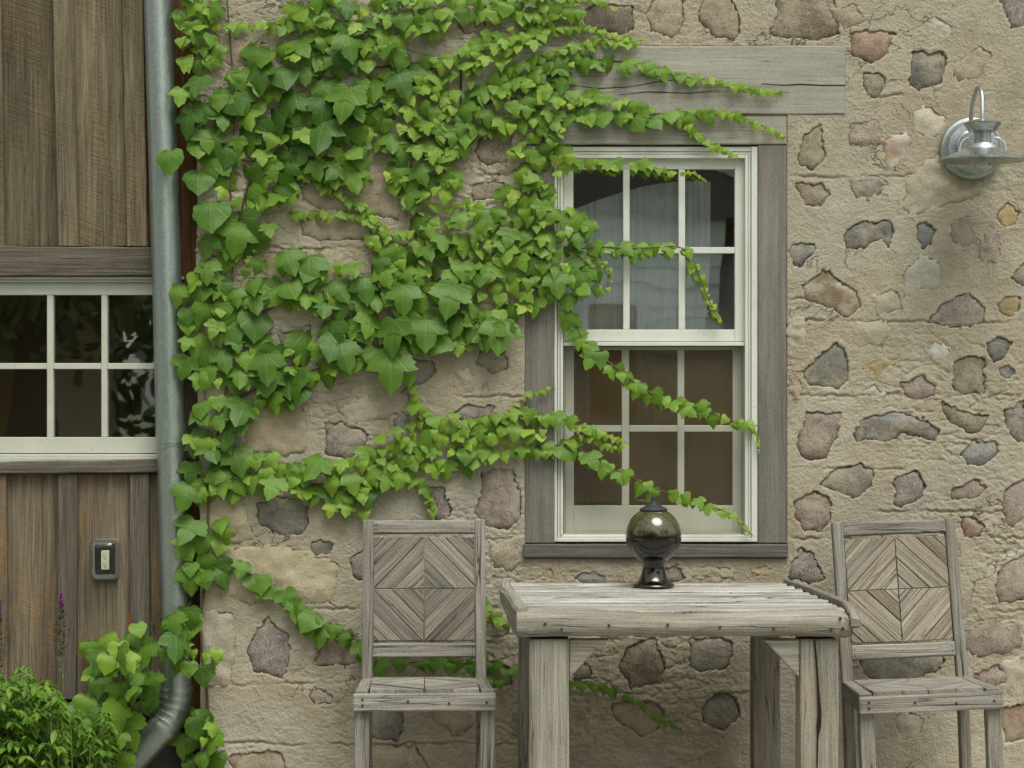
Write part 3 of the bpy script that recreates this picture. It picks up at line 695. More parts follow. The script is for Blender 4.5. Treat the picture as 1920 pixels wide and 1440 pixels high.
me.polygons.add(len(F_)); me.polygons.foreach_set('loop_start', np.arange(0, F_.size, 4, dtype=np.int32)); me.polygons.foreach_set('loop_total', np.full(len(F_), 4, dtype=np.int32))
me.polygons.foreach_set('use_smooth', np.ones(len(F_), bool)); me.update(); me.validate()
under(link('mortar', me, M['mortar']), house)

# the room behind, dark inside, and the roof over it
def box_shell(name, mat, x0, x1, y0, y1, z0, z1, root):
    mb = MB()
    mb.face([(x0, y1, z0), (x1, y1, z0), (x1, y1, z1), (x0, y1, z1)]); mb.face([(x0, y0, z0), (x0, y1, z0), (x0, y1, z1), (x0, y0, z1)])
    mb.face([(x1, y0, z0), (x1, y0, z1), (x1, y1, z1), (x1, y1, z0)]); mb.face([(x0, y0, z0), (x1, y0, z0), (x1, y1, z0), (x0, y1, z0)])
    mb.face([(x0, y0, z1), (x0, y1, z1), (x1, y1, z1), (x1, y0, z1)])
    o = mb.build(name, mat); under(o, root); return o
box_shell('interior_wall', M['dark'], -.90, 2.40, .05, 1.3, .0, 2.74, house)

# timbers round the window
def uh(o): return under(o, house)
B = M['beam']
uh(rect('lintel_beam', B, None, 865, 86, 1585, 214.5, .004, .06, 'x', .003, .5, edge=.0012))
crackm = plain('lintel_crack_shade', (.03, .025, .02), .95)  # dark slivers paint the shade inside the cracks
for cp in ([(1428,157,.6),(1470,160,1.1),(1500,158,1.5),(1540,160,1.3),(1585,160,1.2)], [(1075,160,.4),(1120,166,1.2),(1180,163,.7),(1240,152,.9),(1300,147,.5)], [(1160,178,.4),(1215,172,1.0),(1290,175,.8),(1350,170,.4)], [(864,118,1.0),(863.6,150,1.2),(864,214,1.0)], [(925,183,.6),(960,184,1.1),(990,183,.5)]):
    mb = MB()
    for (xa, ya, wa), (xb, yb, wb) in zip(cp[:-1], cp[1:]):
        n_ = (0, 1) if abs(xb - xa) > abs(yb - ya) else (1, 0)
        mb.face([P(xa - n_[0]*wa, ya + n_[1]*wa, .0045), P(xb - n_[0]*wb, yb + n_[1]*wb, .0045), P(xb + n_[0]*wb, yb - n_[1]*wb, .0045), P(xa + n_[0]*wa, ya - n_[1]*wa, .0045)])
    uh(mb.build('drying_crack', crackm, None))
uh(rect('head_casing', B, None, 984, 218, 1475, 270.5, .001, .05, 'x', .003, .62, edge=.001))
uh(rect('side_casing', M['casing'], None, 983.5, 272.5, 1040, 1019, .001, .05, 'z', .003, .5, edge=.001))
uh(rect('side_casing', M['casing'], None, 1421, 272.5, 1475, 1019, .001, .05, 'z', .003, .7, edge=.001))
uh(rect('window_sill', M['sill'], None, 981, 1021, 1478, 1046, .016, .09, 'x', .003, .5, edge=.0012))

# ------------------------------------------------------------------ the white window
win = empty('window', (PX(1230), 0, PZ(650))); under(win, house)
win['label'] = 'white double hung sash window, six panes over six, screen below'
winv = Matrix.Translation(-Vector((PX(1230), 0, PZ(650))))
def uw(o): o.parent = win; o.matrix_parent_inverse = winv; return o
Wm = M['white']
def frame_strips(name, strips, mat, root_fn, grain=None):
    mb = MB()
    for (x0, y0, x1, y1, d, back) in strips:
        pts = [(PX(x0, d), PZ(y0, d)), (PX(x1, d), PZ(y0, d)), (PX(x1, d), PZ(y1, d)), (PX(x0, d), PZ(y1, d))]
        o = slab('tmp', mat, None, pts, -d, -d + back, 0, .0012)
        b = len(mb.v); me_ = o.data
        mb.v += [tuple(v.co) for v in me_.vertices]
        for p in me_.polygons: mb.f.append(tuple(b + q for q in p.vertices)); mb.mi.append(0); mb.uv += [tuple(me_.uv_layers[0].data[l].uv) for l in p.loop_indices]
        D.objects.remove(o); D.meshes.remove(me_)
    o = mb.build(name, mat); root_fn(o); return o
frame_strips('frame', [
    (1037.5, 275, 1044.5, 1016, -.004, .06), (1045.5, 284, 1050, 1008, -.012, .05), (1050.5, 290, 1056, 1003, -.008, .05),
    (1397, 290, 1402.5, 1003, -.008, .05), (1403, 284, 1408, 1008, -.012, .05), (1409, 275, 1420.5, 1016, -.004, .06),
    (1044.6, 275, 1408.9, 283.5, -.010, .05), (1050.1, 284, 1402.9, 289.5, -.014, .05), (1056.1, 290, 1396.9, 296.5, -.009, .05),
    (1044.6, 1009, 1408.9, 1016, -.003, .06), (1050.6, 1003.2, 1402.4, 1008.4, -.010, .05)], Wm, uw)
frame_strips('sash', [
    (1056.5, 297, 1075, 640, -.030, .035), (1378, 297, 1396.5, 640, -.030, .035), (1075.2, 297, 1377.8, 317, -.030, .035), (1075.2, 618, 1377.8, 640, -.030, .035)], Wm, uw)
frame_strips('meeting_rail', [(1056.5, 641, 1396.5, 648.5, -.018, .03)], Wm, uw)
frame_strips('sash', [
    (1060, 650, 1076, 1000, -.066, .035), (1374, 650, 1392, 1000, -.066, .035), (1076.2, 650, 1373.8, 656, -.066, .035), (1076.2, 948, 1373.8, 1000, -.066, .035)], M['white_shaded'], uw)
frame_strips('screen_frame', [(1057, 650, 1060, 1002, -.050, .012), (1392.5, 650, 1396, 1002, -.050, .012), (1060.2, 649.5, 1392.3, 651.5, -.050, .012), (1060.2, 998, 1392.3, 1002, -.050, .012)], plain('screen_frame_tan', (.33, .31, .25), .6), uw)
for (d, ys, mat, tops, bot) in ((-.031, (317, 463.5, 475, 618), Wm, 0, 0), (-.067, (656, 797.5, 809.5, 948), M['white_shaded'], 0, 0)):
    xs = (1075, 1168.5, 1180.5, 1272.5, 1284.5, 1378) if d > -.05 else (1076, 1166, 1179.5, 1270.5, 1283, 1374)
    for i in (1, 3):
        frame_strips('muntin', [(xs[i], ys[0] + .3, xs[i + 1], ys[3] - .3, d, .03)], mat, uw)
    for i in (0, 2, 4):
        frame_strips('muntin', [(xs[i] + .2, ys[1], xs[i + 1] - .2, ys[2], d - .0005, .03)], mat, uw)
    for i in (0, 2, 4):
        for j in (0, 2):
            mb = MB(); y_ = -(d - .014)
            x0, x1, z0, z1 = PX(xs[i] - 2, d), PX(xs[i + 1] + 2, d), PZ(ys[j + 1] + 2, d), PZ(ys[j] - 2, d)
            mb.face([(x0, y_, z0), (x1, y_, z0), (x1, y_, z1), (x0, y_, z1)])
            uw(mb.build('pane', M['glass'] if d > -.05 else M['glass_low']))
def screen_mat():
    m = N('insect_screen'); tr = m.n('ShaderNodeBsdfTransparent'); df = m.bsdf(Base_Color=(.23, .165, .075), Roughness=.8)
    mx = m.n('ShaderNodeMixShader'); mx.inputs[0].default_value = .22; m.put(mx.inputs[1], tr.outputs[0]); m.put(mx.inputs[2], df.outputs[0]); return m.done(mx)
mb = MB(); y_ = .056
mb.face([(PX(1059, -.05), y_, PZ(1000, -.05)), (PX(1394, -.05), y_, PZ(1000, -.05)), (PX(1394, -.05), y_, PZ(650, -.05)), (PX(1059, -.05), y_, PZ(650, -.05))])
uw(mb.build('insect_screen', screen_mat()))
# jamb lining from the wall face back into the room
mb = MB()
xa, xb, za, zb = PX(1030), PX(1430), PZ(1030), PZ(262)
for a, b in (((xa, za), (xa, zb)), ((xa, zb), (xb, zb)), ((xb, zb), (xb, za)), ((xb, za), (xa, za))):
    mb.face([(a[0], .03, a[1]), (b[0], .03, b[1]), (b[0], .20, b[1]), (a[0], .20, a[1])])
uw(mb.build('jamb_lining', M['white_shaded']))
# curtains hung inside
def curtain(x0, x1, z0, z1, y, folds, amp, label, mat):
    mb = MB(); n = folds * 8
    for k in range(n):
        t0, t1 = k / n, (k + 1) / n
        p = [(x0 + (x1 - x0) * t, y + amp * math.sin(t * folds * 2 * math.pi) * (1 + .4 * math.sin(t * 17))) for t in (t0, t1)]
        mb.face([(p[0][0], p[0][1], z0), (p[1][0], p[1][1], z0), (p[1][0], p[1][1], z1), (p[0][0], p[0][1], z1)])
    o = mb.build('curtain', mat, smooth=True, merge=1e-5); tagtop(o, label, 'curtain', 'curtains inside the window'); return o
cmat = plain('sheer_curtain', (.80, .82, .83), .9, nscale=30, namt=.10)
cmat2 = plain('brown_curtain', (.15, .085, .04), .9, nscale=30, namt=.3)
mb = MB(); nf = 96; nv = 14
ctop = lambda t: 398 - 58 * math.sin(min(1, t * 1.15) * math.pi / 2)  # top edge follows a reflected roofline; pale sheet stands in for reflection
def cpt(t, v):
    xr_ = 1332 - 30 * max(0, v - .45) ** 1.4
    px_ = 1062 + (xr_ - 1062) * t; py_ = ctop(t) + (648 - ctop(t)) * v
    yy = .074 + .010 * math.sin(t * 46 + 1.5 * math.sin(t * 9)) * (.5 + .5 * v) + .004 * math.sin(t * 110)
    return (PX(px_, -.08), yy, PZ(py_, -.08))
for k in range(nf):
    for q in range(nv):
        mb.face([cpt(k / nf, q / nv), cpt((k + 1) / nf, q / nv), cpt((k + 1) / nf, (q + 1) / nv), cpt(k / nf, (q + 1) / nv)][::-1])
o = mb.build('curtain', cmat, smooth=True, merge=1e-5); tagtop(o, 'sheer white curtain behind the upper sash, standing in for a reflection', 'curtain')
curtain(PX(1062), PX(1112), PZ(1010), PZ(660), .13, 2, .01, 'narrow brown curtain edge behind the lower left panes', cmat2)
curtain(PX(1215), PX(1300), PZ(1010), PZ(660), .20, 3, .012, 'brown curtain fold behind the middle panes of the lower sash', cmat2)

# ------------------------------------------------------------------ the board-and-batten barn wall
barn = empty('barn_wall', (-2.0, .14, 0), 'weathered board and batten barn wall left of the downspout', 'barn wall')
bi = Matrix.Translation((2.0, -.14, 0))
def ub(o): o.parent = barn; o.matrix_parent_inverse = bi; return o
DB = -.085
def vboard(name, mat, top, bot, y0, y1, d, back, tint, label=None):
    (a0, a1), (b0, b1) = top, bot
    ub(quad(name, mat, None, [(a0, y0), (a1, y0), (b1, y1), (b0, y1)], d, back, 'z', .0025, tint, edge=.0012, label=label))
def ext(top, bot, y):      # carry board edges on to a higher line
    return tuple(t + (t - b) * (0 - y) / -460 * 0 + (t - b) * (-y) / 460 for t, b in zip(top, bot))
UP = -190
for (nm, top, bot, d, t, mt) in [('batten', (-40, 2), (-34, 8.5), DB + .020, .55, 'barn'), ('board', (-6, 101), (0, 113), DB, .30, 'barn'), ('batten', (98, 136), (109.5, 147.5), DB + .020, .72, 'barn'),
                        ('board', (132, 234), (144, 240), DB, .66, 'barn'), ('batten', (229, 268), (238, 276.5), DB + .020, .86, 'barn'), ('board', (262, 345), (272, 345), DB, .5, 'rust_post')]:
    vboard(nm, M[mt], ext(top, bot, UP), bot, UP, 462, d, .022, t)
for (nm, top, bot, d, t, mt) in [('batten', (-40, 12), (-40, 14), DB + .020, .45, 'barn_low'), ('board', (9, 110), (11, 108), DB, .62, 'barn_low'), ('batten', (108, 144.5), (106, 142), DB + .020, .38, 'barn_trim'),
                        ('board', (143, 245), (141, 246), DB, .78, 'barn_low'), ('batten', (243, 279.5), (243, 281), DB + .020, .5, 'barn_trim'), ('board', (278, 345), (279, 350), DB, .70, 'barn_low')]:
    vboard(nm, M[mt], top, bot, 888, 1312, d, .022, t)
# boards beyond the frame on the left
x = -48
for k in range(9):
    w = RNG.choice((100, 92, 108))
    vboard('board', M['barn'], (x - w, x + 4), (x - w, x + 4), UP, 1312, DB - .001, .022, RNG.random())
    vboard('batten', M['barn'], (x - w - 18, x - w + 18), (x - w - 18, x - w + 18), UP, 1312, DB + .0195, .022, RNG.random())
    x -= w
ub(quad('header_board', M['barn_trim'], None, [(-44, 461), (336, 463.5), (336, 517), (-44, 517)], DB + .024, .05, 'x', .003, .62, edge=.002))
ub(quad('sill_board', M['barn_trim'], None, [(-44, 866), (340, 860), (340, 886), (-44, 889)], DB + .034, .06, 'x', .004, .5, edge=.0015))
ub(rect('corner_post', M['rust_post'], None, 334, UP, 376, 1330, DB + .003, .06, 'z', .003, .45, edge=.002))
ub(rect('corner_batten', M['barn_trim'], None, 347, 517, 372, 862, DB + .006, .03, 'z', .003, .2, edge=.002))
ub(rect('foundation', plain('foundation_stone', (.085, .080, .070), .95, nscale=20, namt=.6, bump=.6), None, -1100, 1316, 378, 1560, DB - .03, .08, 'x', .003))
box_shell('interior_wall', M['dark'], -3.3, -.93, .13, 1.0, .0, 2.7, barn)
bw = empty('window', (PX(130, DB), -DB, PZ(690, DB))); bw.parent = barn; bw.matrix_parent_inverse = bi
bw['label'] = 'pale green six pane window under the header board'
bwi = Matrix.Translation(-Vector((PX(130, DB), -DB, PZ(690, DB))))
def ubw(o): o.parent = bw; o.matrix_parent_inverse = bwi; return o
gw = paint_mat('pale_green_paint', (.50, .51, .435), .45, .25)
frame_strips('frame', [(-43, 518.5, 345, 524, DB + .010, .04), (-43, 524.5, 345, 529, DB + .002, .04), (-43, 852, 345, 857, DB + .012, .06), (-43, 857.5, 345, 866, DB + .022, .07)], gw, ubw)
frame_strips('sash', [(-43, 529.5, 345, 553, DB - .012, .035), (-43, 820, 345, 850, DB - .012, .035), (-43, 553.5, -20, 819.5, DB - .012, .035), (318, 553.5, 345, 819.5, DB - .012, .035)], gw, ubw)
bx_ = (-20, 88, 99.5, 190, 201, 318); by_ = (553, 681, 692, 820)
for i in (1, 3): frame_strips('muntin', [(bx_[i], by_[0] + .4, bx_[i + 1], by_[3] - .4, DB - .013, .03)], gw, ubw)
for i in (0, 2, 4):
    frame_strips('muntin', [(bx_[i] + .2, by_[1], bx_[i + 1] - .2, by_[2], DB - .0135, .03)], gw, ubw)
    for j in (0, 2):
        mb = MB(); y_ = -(DB - .028)
        x0, x1, z0, z1 = PX(bx_[i] - 2, DB), PX(bx_[i + 1] + 2, DB), PZ(by_[j + 1] + 2, DB), PZ(by_[j] - 2, DB)
        mb.face([(x0, y_, z0), (x1, y_, z0), (x1, y_, z1), (x0, y_, z1)]); ubw(mb.build('pane', M['glass']))

# ------------------------------------------------------------------ downspout
DP = -.022; RP = 27.4 * sc(DP)
dsp = empty('downspout', P(330, 1300, DP), 'galvanized steel downspout pipe between the barn boards and the stone corner', 'downspout')
di = Matrix.Translation(-dsp.location)
def ud(o):
    smooth_by_angle(o, 40); o.parent = dsp; o.matrix_parent_inverse = di; return o
ud(tube('upper_pipe', M['galv'], None, catmull([P(290.5, -180, DP), P(297, 0, DP), P(311, 460, DP), P(319, 800, DP), P(320, 832, DP)], 6), RP, 40))
ud(tube('lower_pipe', M['galv'], None, [P(319.2, 800, DP), P(320.5, 829, DP)], RP + .0008, 40))
ud(tube('lower_pipe', M['galv'], None, catmull([P(319.8, 815, DP), P(324, 960, DP), P(331, 1200, DP), P(333, 1292, DP)], 6), RP - .0016, 40))
mb = MB(); tube_mesh(mb, [P(319.6, 792, DP), P(320.4, 830, DP)], RP + .0014, 40, cap=False)
ud(mb.build('coupling', galv_mat('coupling_steel', (.38, .45, .40), .42, 330, .9, .16), None, smooth=True, merge=1e-5))
mb = MB(); c_ = P(293, 798, DP); tube_mesh(mb, [c_ + Vector((-.004, -.004, 0)), c_ + Vector((-.010, -.010, 0))], .004, 8); ud(mb.build('screw', M['nail'], None))
# crimped elbow and kicked-out shoe
el = []
for k in range(29):
    t = k / 28; th = t * math.radians(47)
    R_ = .15; cx = PX(333, DP) - R_
    x = cx + R_ * math.cos(th); z = PZ(1288, DP) - R_ * math.sin(th) * 1.15
    el.append((Vector((x, -DP - .30 * R_ * (1 - math.cos(th)), z)), RP + .0015 + (.0016 if k % 5 == 2 else 0)))
ud(tube('elbow', M['galv'], None, [p for p, r in el], [r for p, r in el], 40))
e0 = el[-1][0]; dr = (el[-1][0] - el[-2][0]).normalized()
ud(tube('shoe', M['galv'], None, [e0 - dr * .012, e0 + dr * .002, e0 + dr * .01, e0 + dr * .55], [RP + .004, RP + .004, RP + .0005, RP + .0005], 40))

# ------------------------------------------------------------------ what the glass and glaze mirror: a white house and trees across the yard
far = empty('far_house', (1.3, -16, 0), 'white clapboard house with dark shingled roof across the yard', 'house')
fi = Matrix.Translation((-1.3, 16, 0))
def uf(o): o.parent = far; o.matrix_parent_inverse = fi; return o
clap = plain('white_clapboard', (.80, .82, .83), .6, nscale=6, namt=.15); shin = plain('dark_shingle', (.125, .118, .118), .9, nscale=14, namt=.5)
mb = MB(); zz = .1
while zz < 3.25:                                       # lapped boards of the gabled wing
    mb.face([(.35, -15.0 + .03, zz), (2.1, -15.0 + .03, zz), (2.1, -15.0, zz + .2), (.35, -15.0, zz + .2)][::-1])
    mb.face([(.35, -15.0 + .03, zz), (.35, -15.0, zz), (2.1, -15.0, zz), (2.1, -15.0 + .03, zz)][::-1]); zz += .2
uf(mb.build('siding', clap))
mb = MB()
for (x0, x1, z0, z1, y) in ((.35, .352, 0, 3.3, 0), (2.098, 2.1, 0, 3.3, 0)):
    mb.face([(x0, -15.0, z0), (x0, -19, z0), (x0, -19, z1), (x0, -15.0, z1)])
mb.face([(-3.5, -17, 0), (4, -17, 0), (4, -17, 2.2), (-3.5, -17, 2.2)]); uf(mb.build('wall', clap))
mb = MB()
nr = 22
for k in range(nr):                                      # shingle courses
    y0, y1 = -16.6 - k * .22, -16.6 - (k + 1) * .22; z0, z1 = 2.05 + k * .19, 2.05 + (k + 1) * .19
    mb.face([(-4, y0 + .02, z0), (4.2, y0 + .02, z0), (4.2, y1, z1 + .02), (-4, y1, z1 + .02)][::-1])
for sx in (-1, 1):
    for k in range(8):
        xa = 1.225 + sx * (1.35 - k * .17); xb = 1.225 + sx * (1.35 - (k + 1) * .17); za = 3.05 + k * .10; zb = 3.05 + (k + 1) * .10
        mb.face([(xa, -14.7, za), (xb, -14.7, zb + .02), (xb, -19.5, zb + .02), (xa, -19.5, za)])
mb.face([(-.13, -14.75, 3.05), (2.58, -14.75, 3.05), (1.225, -14.75, 3.85)])
uf(mb.build('roof', shin))
def fwin(x0, x1, z0, z1):
    mb = MB(); mb.face([(x0, -14.95, z0), (x1, -14.95, z0), (x1, -14.95, z1), (x0, -14.95, z1)][::-1]); o = uf(mb.build('pane', M['dark']))
    mb = MB()
    for (a, b, c, d) in ((x0 - .08, x0, z0 - .08, z1 + .08), (x1, x1 + .08, z0 - .08, z1 + .08), (x0, x1, z1, z1 + .08), (x0, x1, z0 - .08, z0)):
        mb.face([(a, -14.93, c), (b, -14.93, c), (b, -14.93, d), (a, -14.93, d)][::-1])
    uf(mb.build('window_frame', clap))
fwin(.75, 1.25, 1.0, 2.1)
barkm = plain('tree_bark', (.085, .065, .048), .9, nscale=20, namt=.5, bump=.6)
crown_m = N('tree_foliage'); t_ = crown_m.tint('GEOMETRY')
crown_m = crown_m.done(crown_m.bsdf(Base_Color=crown_m.ramp(t_, [(0, (.040, .075, .020)), (1, (.125, .170, .045))]), Roughness=.6))
def tree(x, y, h, r, seed, label):
    rr = np.random.RandomState(seed)
    root = empty('tree', (x, y, 0), label, 'tree', 'trees across the yard')
    mb = MB(); tube_mesh(mb, catmull([(0, 0, 0), (.05, 0, h * .3), (-.05, .05, h * .6), (0, 0, h * .85)], 4), [.22 - .16 * k / 12 for k in range(13)], 8)
    for k in range(6):
        a = k * 1.05; z = h * (.35 + .07 * k); tube_mesh(mb, [(0, 0, z), (math.cos(a) * r * .4, math.sin(a) * r * .4, z + .5), (math.cos(a) * r * .8, math.sin(a) * r * .8, z + .9)], [.08, .05, .02], 6)
    mb.build('trunk', barkm, root, smooth=True)
    n = 5200; cl = rr.normal(size=(46, 3)); cl /= np.linalg.norm(cl, axis=1)[:, None]; cl *= (rr.rand(46, 1) ** .4)
    ci = rr.randint(0, 46, n); c = cl[ci] + rr.normal(size=(n, 3)) * .17
    c = c * np.array([r, r, h * .36]) + np.array([0, 0, h * .62])
    u = rr.normal(size=(n, 3)); u /= np.linalg.norm(u, axis=1)[:, None]; w = rr.normal(size=(n, 3)); w -= u * (u * w).sum(1)[:, None]; w /= np.linalg.norm(w, axis=1)[:, None]
    s = rr.uniform(.06, .13, (n, 1))
    V = np.stack([c - u * s, c + w * s * .6, c + u * s, c - w * s * .6], 1).reshape(-1, 3)
    me = D.meshes.new('crown'); me.from_pydata(V.tolist(), [], [tuple(range(4 * k, 4 * k + 4)) for k in range(n)])
    at = me.attributes.new('tint', 'FLOAT', 'FACE'); at.data.foreach_set('value', np.clip(rr.rand(46)[ci] * .7 + rr.rand(n) * .3, 0, 1).astype(np.float32))
    o = link('crown', me, crown_m, root); o['kind'] = 'stuff'
TL = ['small broadleaf tree across the yard in front of the white house', 'tall spreading tree left of the white house across the yard', 'tall tree rising beside the chimney end of the white house roof', 'tall broadleaf tree right of the white house across the yard', 'unseen wide tree added at the right to cut side light', 'unseen wide tree added at the left to cut side light', 'unseen tree added nearest the barn wall to cut side light']
for k, (x, y, h, r) in enumerate(((-4.4, -13, 5.6, 2.1), (-7.6, -15, 9.0, 3.2), (-2.2, -17.5, 9.0, 2.6), (9.0, -13, 9.0, 3.0), (11.5, -9, 8.5, 3.0), (-10.5, -11, 8.5, 2.9), (-12, -6.5, 8.0, 2.8))):  # outer trees added unseen to cut low sky light, leaving one bright gap
    tree(x, y, h, r, 40 + k, TL[k])

# clipped hedge along the left side of the yard, mirrored in the barn window
def hedge(x0, x1, y0, y1, h, seed, label):
    rr = np.random.RandomState(seed); root = empty('hedge', ((x0 + x1) / 2, (y0 + y1) / 2, 0), label, 'hedge')
    n = 9000
    c = np.stack([rr.uniform(x0, x1, n), rr.uniform(y0, y1, n), rr.rand(n) ** .7 * h * (.82 + .25 * vnoise(rr.uniform(0, 40, n), np.zeros(n), 3))], -1)
    c[: n // 2, 1] = y1 + rr.normal(size=n // 2) * .06
    u = rr.normal(size=(n, 3)); u /= np.linalg.norm(u, axis=1)[:, None]; w = rr.normal(size=(n, 3)); w -= u * (u * w).sum(1)[:, None]; w /= np.linalg.norm(w, axis=1)[:, None]
    s_ = rr.uniform(.07, .15, (n, 1)); b = c - np.array([(x0 + x1) / 2, (y0 + y1) / 2, 0])
    V = np.stack([b - u * s_, b + w * s_ * .6, b + u * s_, b - w * s_ * .6], 1).reshape(-1, 3)
    me = D.meshes.new('foliage'); me.from_pydata(V.tolist(), [], [tuple(range(4 * k, 4 * k + 4)) for k in range(n)])
    at = me.attributes.new('tint', 'FLOAT', 'FACE'); at.data.foreach_set('value', np.clip(vnoise(c[:, 0] * 1.3, c[:, 2] * 1.3, 4) * .8 + rr.rand(n) * .3, 0, 1).astype(np.float32))
    o = link('foliage', me, crown_m, root); o['kind'] = 'stuff'
hedge(-16, -1.0, -17.2, -16.2, 4.2, 71, 'tall loose hedge along the left side of the yard')
tanh = empty('garden_shed', (-5.2, -15.4, 0), 'tan board shed among the trees across the yard', 'shed')
tanm = plain('tan_siding', (.55, .43, .28), .8, nscale=8, namt=.3)
for nm, x0, x1, z0, z1, y in (('wall', -.75, .95, 0, 2.3, 0), ('door', -.1, .4, 0, 1.9, .03)):
    slab(nm, tanm if nm == 'wall' else M['dark'], tanh, [(x0, z0), (x1, z0), (x1, z1), (x0, z1)], -y - 1.4 if nm == 'wall' else -.02, y + .02, 0, .01)
slab('roof', shin, tanh, [(-.8, 2.25), (1.0, 2.25), (.1, 2.9)], -1.6, .25, 0, .01)

# ------------------------------------------------------------------ wall lamp
lampx, lampd = PX(1842, .20), .20
lamp = empty('wall_lamp', (lampx, -.02, PZ(298, lampd)), 'galvanized gooseneck barn lamp with wide flat shade on the stone wall', 'wall lamp')
li = Matrix.Translation(-lamp.location)
def ul(o): o.parent = lamp; o.matrix_parent_inverse = li; return o
def lp(px, py, d): return P(px, py, d)
k_ = sc(lampd); zr = PZ(299, lampd); axis = Vector((lampx, -lampd, 0))
prof = [(4, 76), (14, 75), (26, 72), (33, 69.5), (35, 68.5), (35, 66.5), (30, 60), (26, 53), (16.5, 51), (16, 48), (16, 30), (22, 29.5), (26, 29), (27.5, 27), (30, 26.5), (31, 24), (34, 23), (35, 20), (38, 18.5), (52, 12), (68, 5), (79, 1.2), (82, -.5), (82, -3), (79, -2), (60, 6), (30, 18), (12, 22)]
o = ul(lathe('shade', M['lamp'], None, [(r * k_, zr + z * k_) for r, z in prof], 64, axis)); smooth_by_angle(o, 38)
bx = P(1822, 278, .02); kb = sc(.02); tfp = Matrix.Rotation(math.radians(90), 4, 'X')
o = ul(lathe('backplate', M['lamp'], None, [(r * kb, h) for r, h in [(59, -.012), (59, .012), (57, .018), (52, .020), (50, .016), (48, .016), (46, .024), (34, .026), (32, .034), (30, .036), (0, .036)]], 64, (bx.x, -.012, bx.z), tfp)); smooth_by_angle(o, 30)
arm = [(1820, 256, .03), (1820, 240, .045), (1822, 205, .075), (1829, 172, .11), (1836, 164, .145), (1841, 176, .178), (1842, 205, .195), (1842, 226, .20)]
ul(tube('arm', M['lamp'], None, catmull([lp(*a) for a in arm], 6), .0062, 14))
for s in (-1, 1):
    pts = [(s * 15, 40), (s * 24, 41), (s * 33, 38), (s * 40, 30), (s * 43, 20), (s * 44, 14)]
    ul(tube('brace_rod', M['lampwire'], None, catmull([Vector((lampx + x * k_, -lampd - .004, zr + z * k_)) for x, z in pts], 5), .0030, 8))
def clear_mat():
    m = N('clear_glass'); tr = m.n('ShaderNodeBsdfTransparent'); tr.inputs['Color'].default_value = (.9, .92, .9, 1); g = m.n('ShaderNodeBsdfGlossy'); g.inputs['Roughness'].default_value = .03
    lw = m.n('ShaderNodeLayerWeight'); lw.inputs['Blend'].default_value = .35; mx = m.n('ShaderNodeMixShader'); m.put(mx.inputs[0], m.math('MULTIPLY', lw.outputs['Facing'], .85)); m.put(mx.inputs[1], tr.outputs[0]); m.put(mx.inputs[2], g.outputs[0]); return m.done(mx)
clear = clear_mat()
ul(lathe('glass_jar', clear, None, [(r * k_, zr + z * k_) for r, z in [(24, 14), (25, 4), (25, -10), (23, -19), (16, -25), (8, -27), (0, -27.5)]], 32, axis))
ul(lathe('bulb', plain('frosted_bulb', (.72, .72, .68), .4), None, [(r * k_, zr + z * k_) for r, z in [(5, 14), (6, 6), (9, 0), (11, -6), (9, -13), (4, -16), (0, -17)]], 24, axis))
ul(tube('guard_wire', M['lampwire'], None, [Vector((lampx + 27 * k_ * math.cos(a), -lampd, zr - 6 * k_ + 22 * k_ * math.sin(a))) for a in [math.pi + math.pi * t / 16 for t in range(17)]], .0016, 6))
ul(tube('guard_wire', M['lampwire'], None, [Vector((lampx, -lampd + 27 * k_ * math.cos(a), zr - 6 * k_ + 22 * k_ * math.sin(a))) for a in [math.pi + math.pi * t / 16 for t in range(17)]], .0016, 6))

# ------------------------------------------------------------------ outlet box on the barn boards
od = DB + .004
ob = empty('outlet_box', P(199, 1048, od), 'weatherproof outlet under a clear bubble cover on the lower boards', 'outlet box')
oi = Matrix.Translation(-ob.location)
def uo(o): o.parent = ob; o.matrix_parent_inverse = oi; return o
def rrect(cx, cz, w, h, r, n=6):
    pts = []
    for (sx, sz, a0) in ((1, 1, 0), (-1, 1, 90), (-1, -1, 180), (1, -1, 270)):
        for k in range(n + 1):
            a = math.radians(a0 + 90 * k / n); pts.append((cx + sx * (w / 2 - r) + r * math.cos(a), cz + sz * (h / 2 - r) + r * math.sin(a)))
    return pts
so = sc(od)
ocx, ocz = PX(199, od), PZ(1048, od)
grey_pl = plain('grey_plastic', (.20, .195, .18), .5); dk = plain('black_plastic', (.018, .018, .018), .5)
uo(slab('base', grey_pl, None, rrect(ocx, ocz, 50 * so, 76 * so, .014), -od - .014, -od + .004, 0, .003))
uo(slab('gasket', dk, None, rrect(ocx - .001, ocz + .002, 38 * so, 58 * so, .006), -od - .0155, -od - .010, 0, .0008))
uo(slab('receptacle', plain('ivory_plastic', (.62, .58, .44), .45), None, rrect(ocx + .001, ocz - .002, 15 * so, 36 * so, .003), -od - .024, -od - .0152, 0, .0015))
mb = MB()
for zz in (.012, -.012):
    for xx, zo in ((-.0035, 0), (.0035, 0), (0, -.007)):
        c = Vector((ocx + .001 + xx, -od - .0246, ocz - .002 + zz + zo)); w, h = (.0007, .0028) if zo == 0 else (.0017, .0017)
        mb.face([c + Vector((-w, 0, -h)), c + Vector((w, 0, -h)), c + Vector((w, 0, h)), c + Vector((-w, 0, h))])
uo(mb.build('slot', dk, None))
mb = MB()   # bubble: rounded shell of shrinking rounded rectangles
rings = [(50, 76, .0), (50, 76, .020), (49, 75, .034), (46, 70, .046), (40, 62, .054), (28, 46, .058), (10, 20, .0595)]
RR = [[Vector((x, -od - .0145 - dpt, z)) for x, z in rrect(ocx, ocz, w * so, h * so, min(.014, w * so / 2.2))] for w, h, dpt in rings]
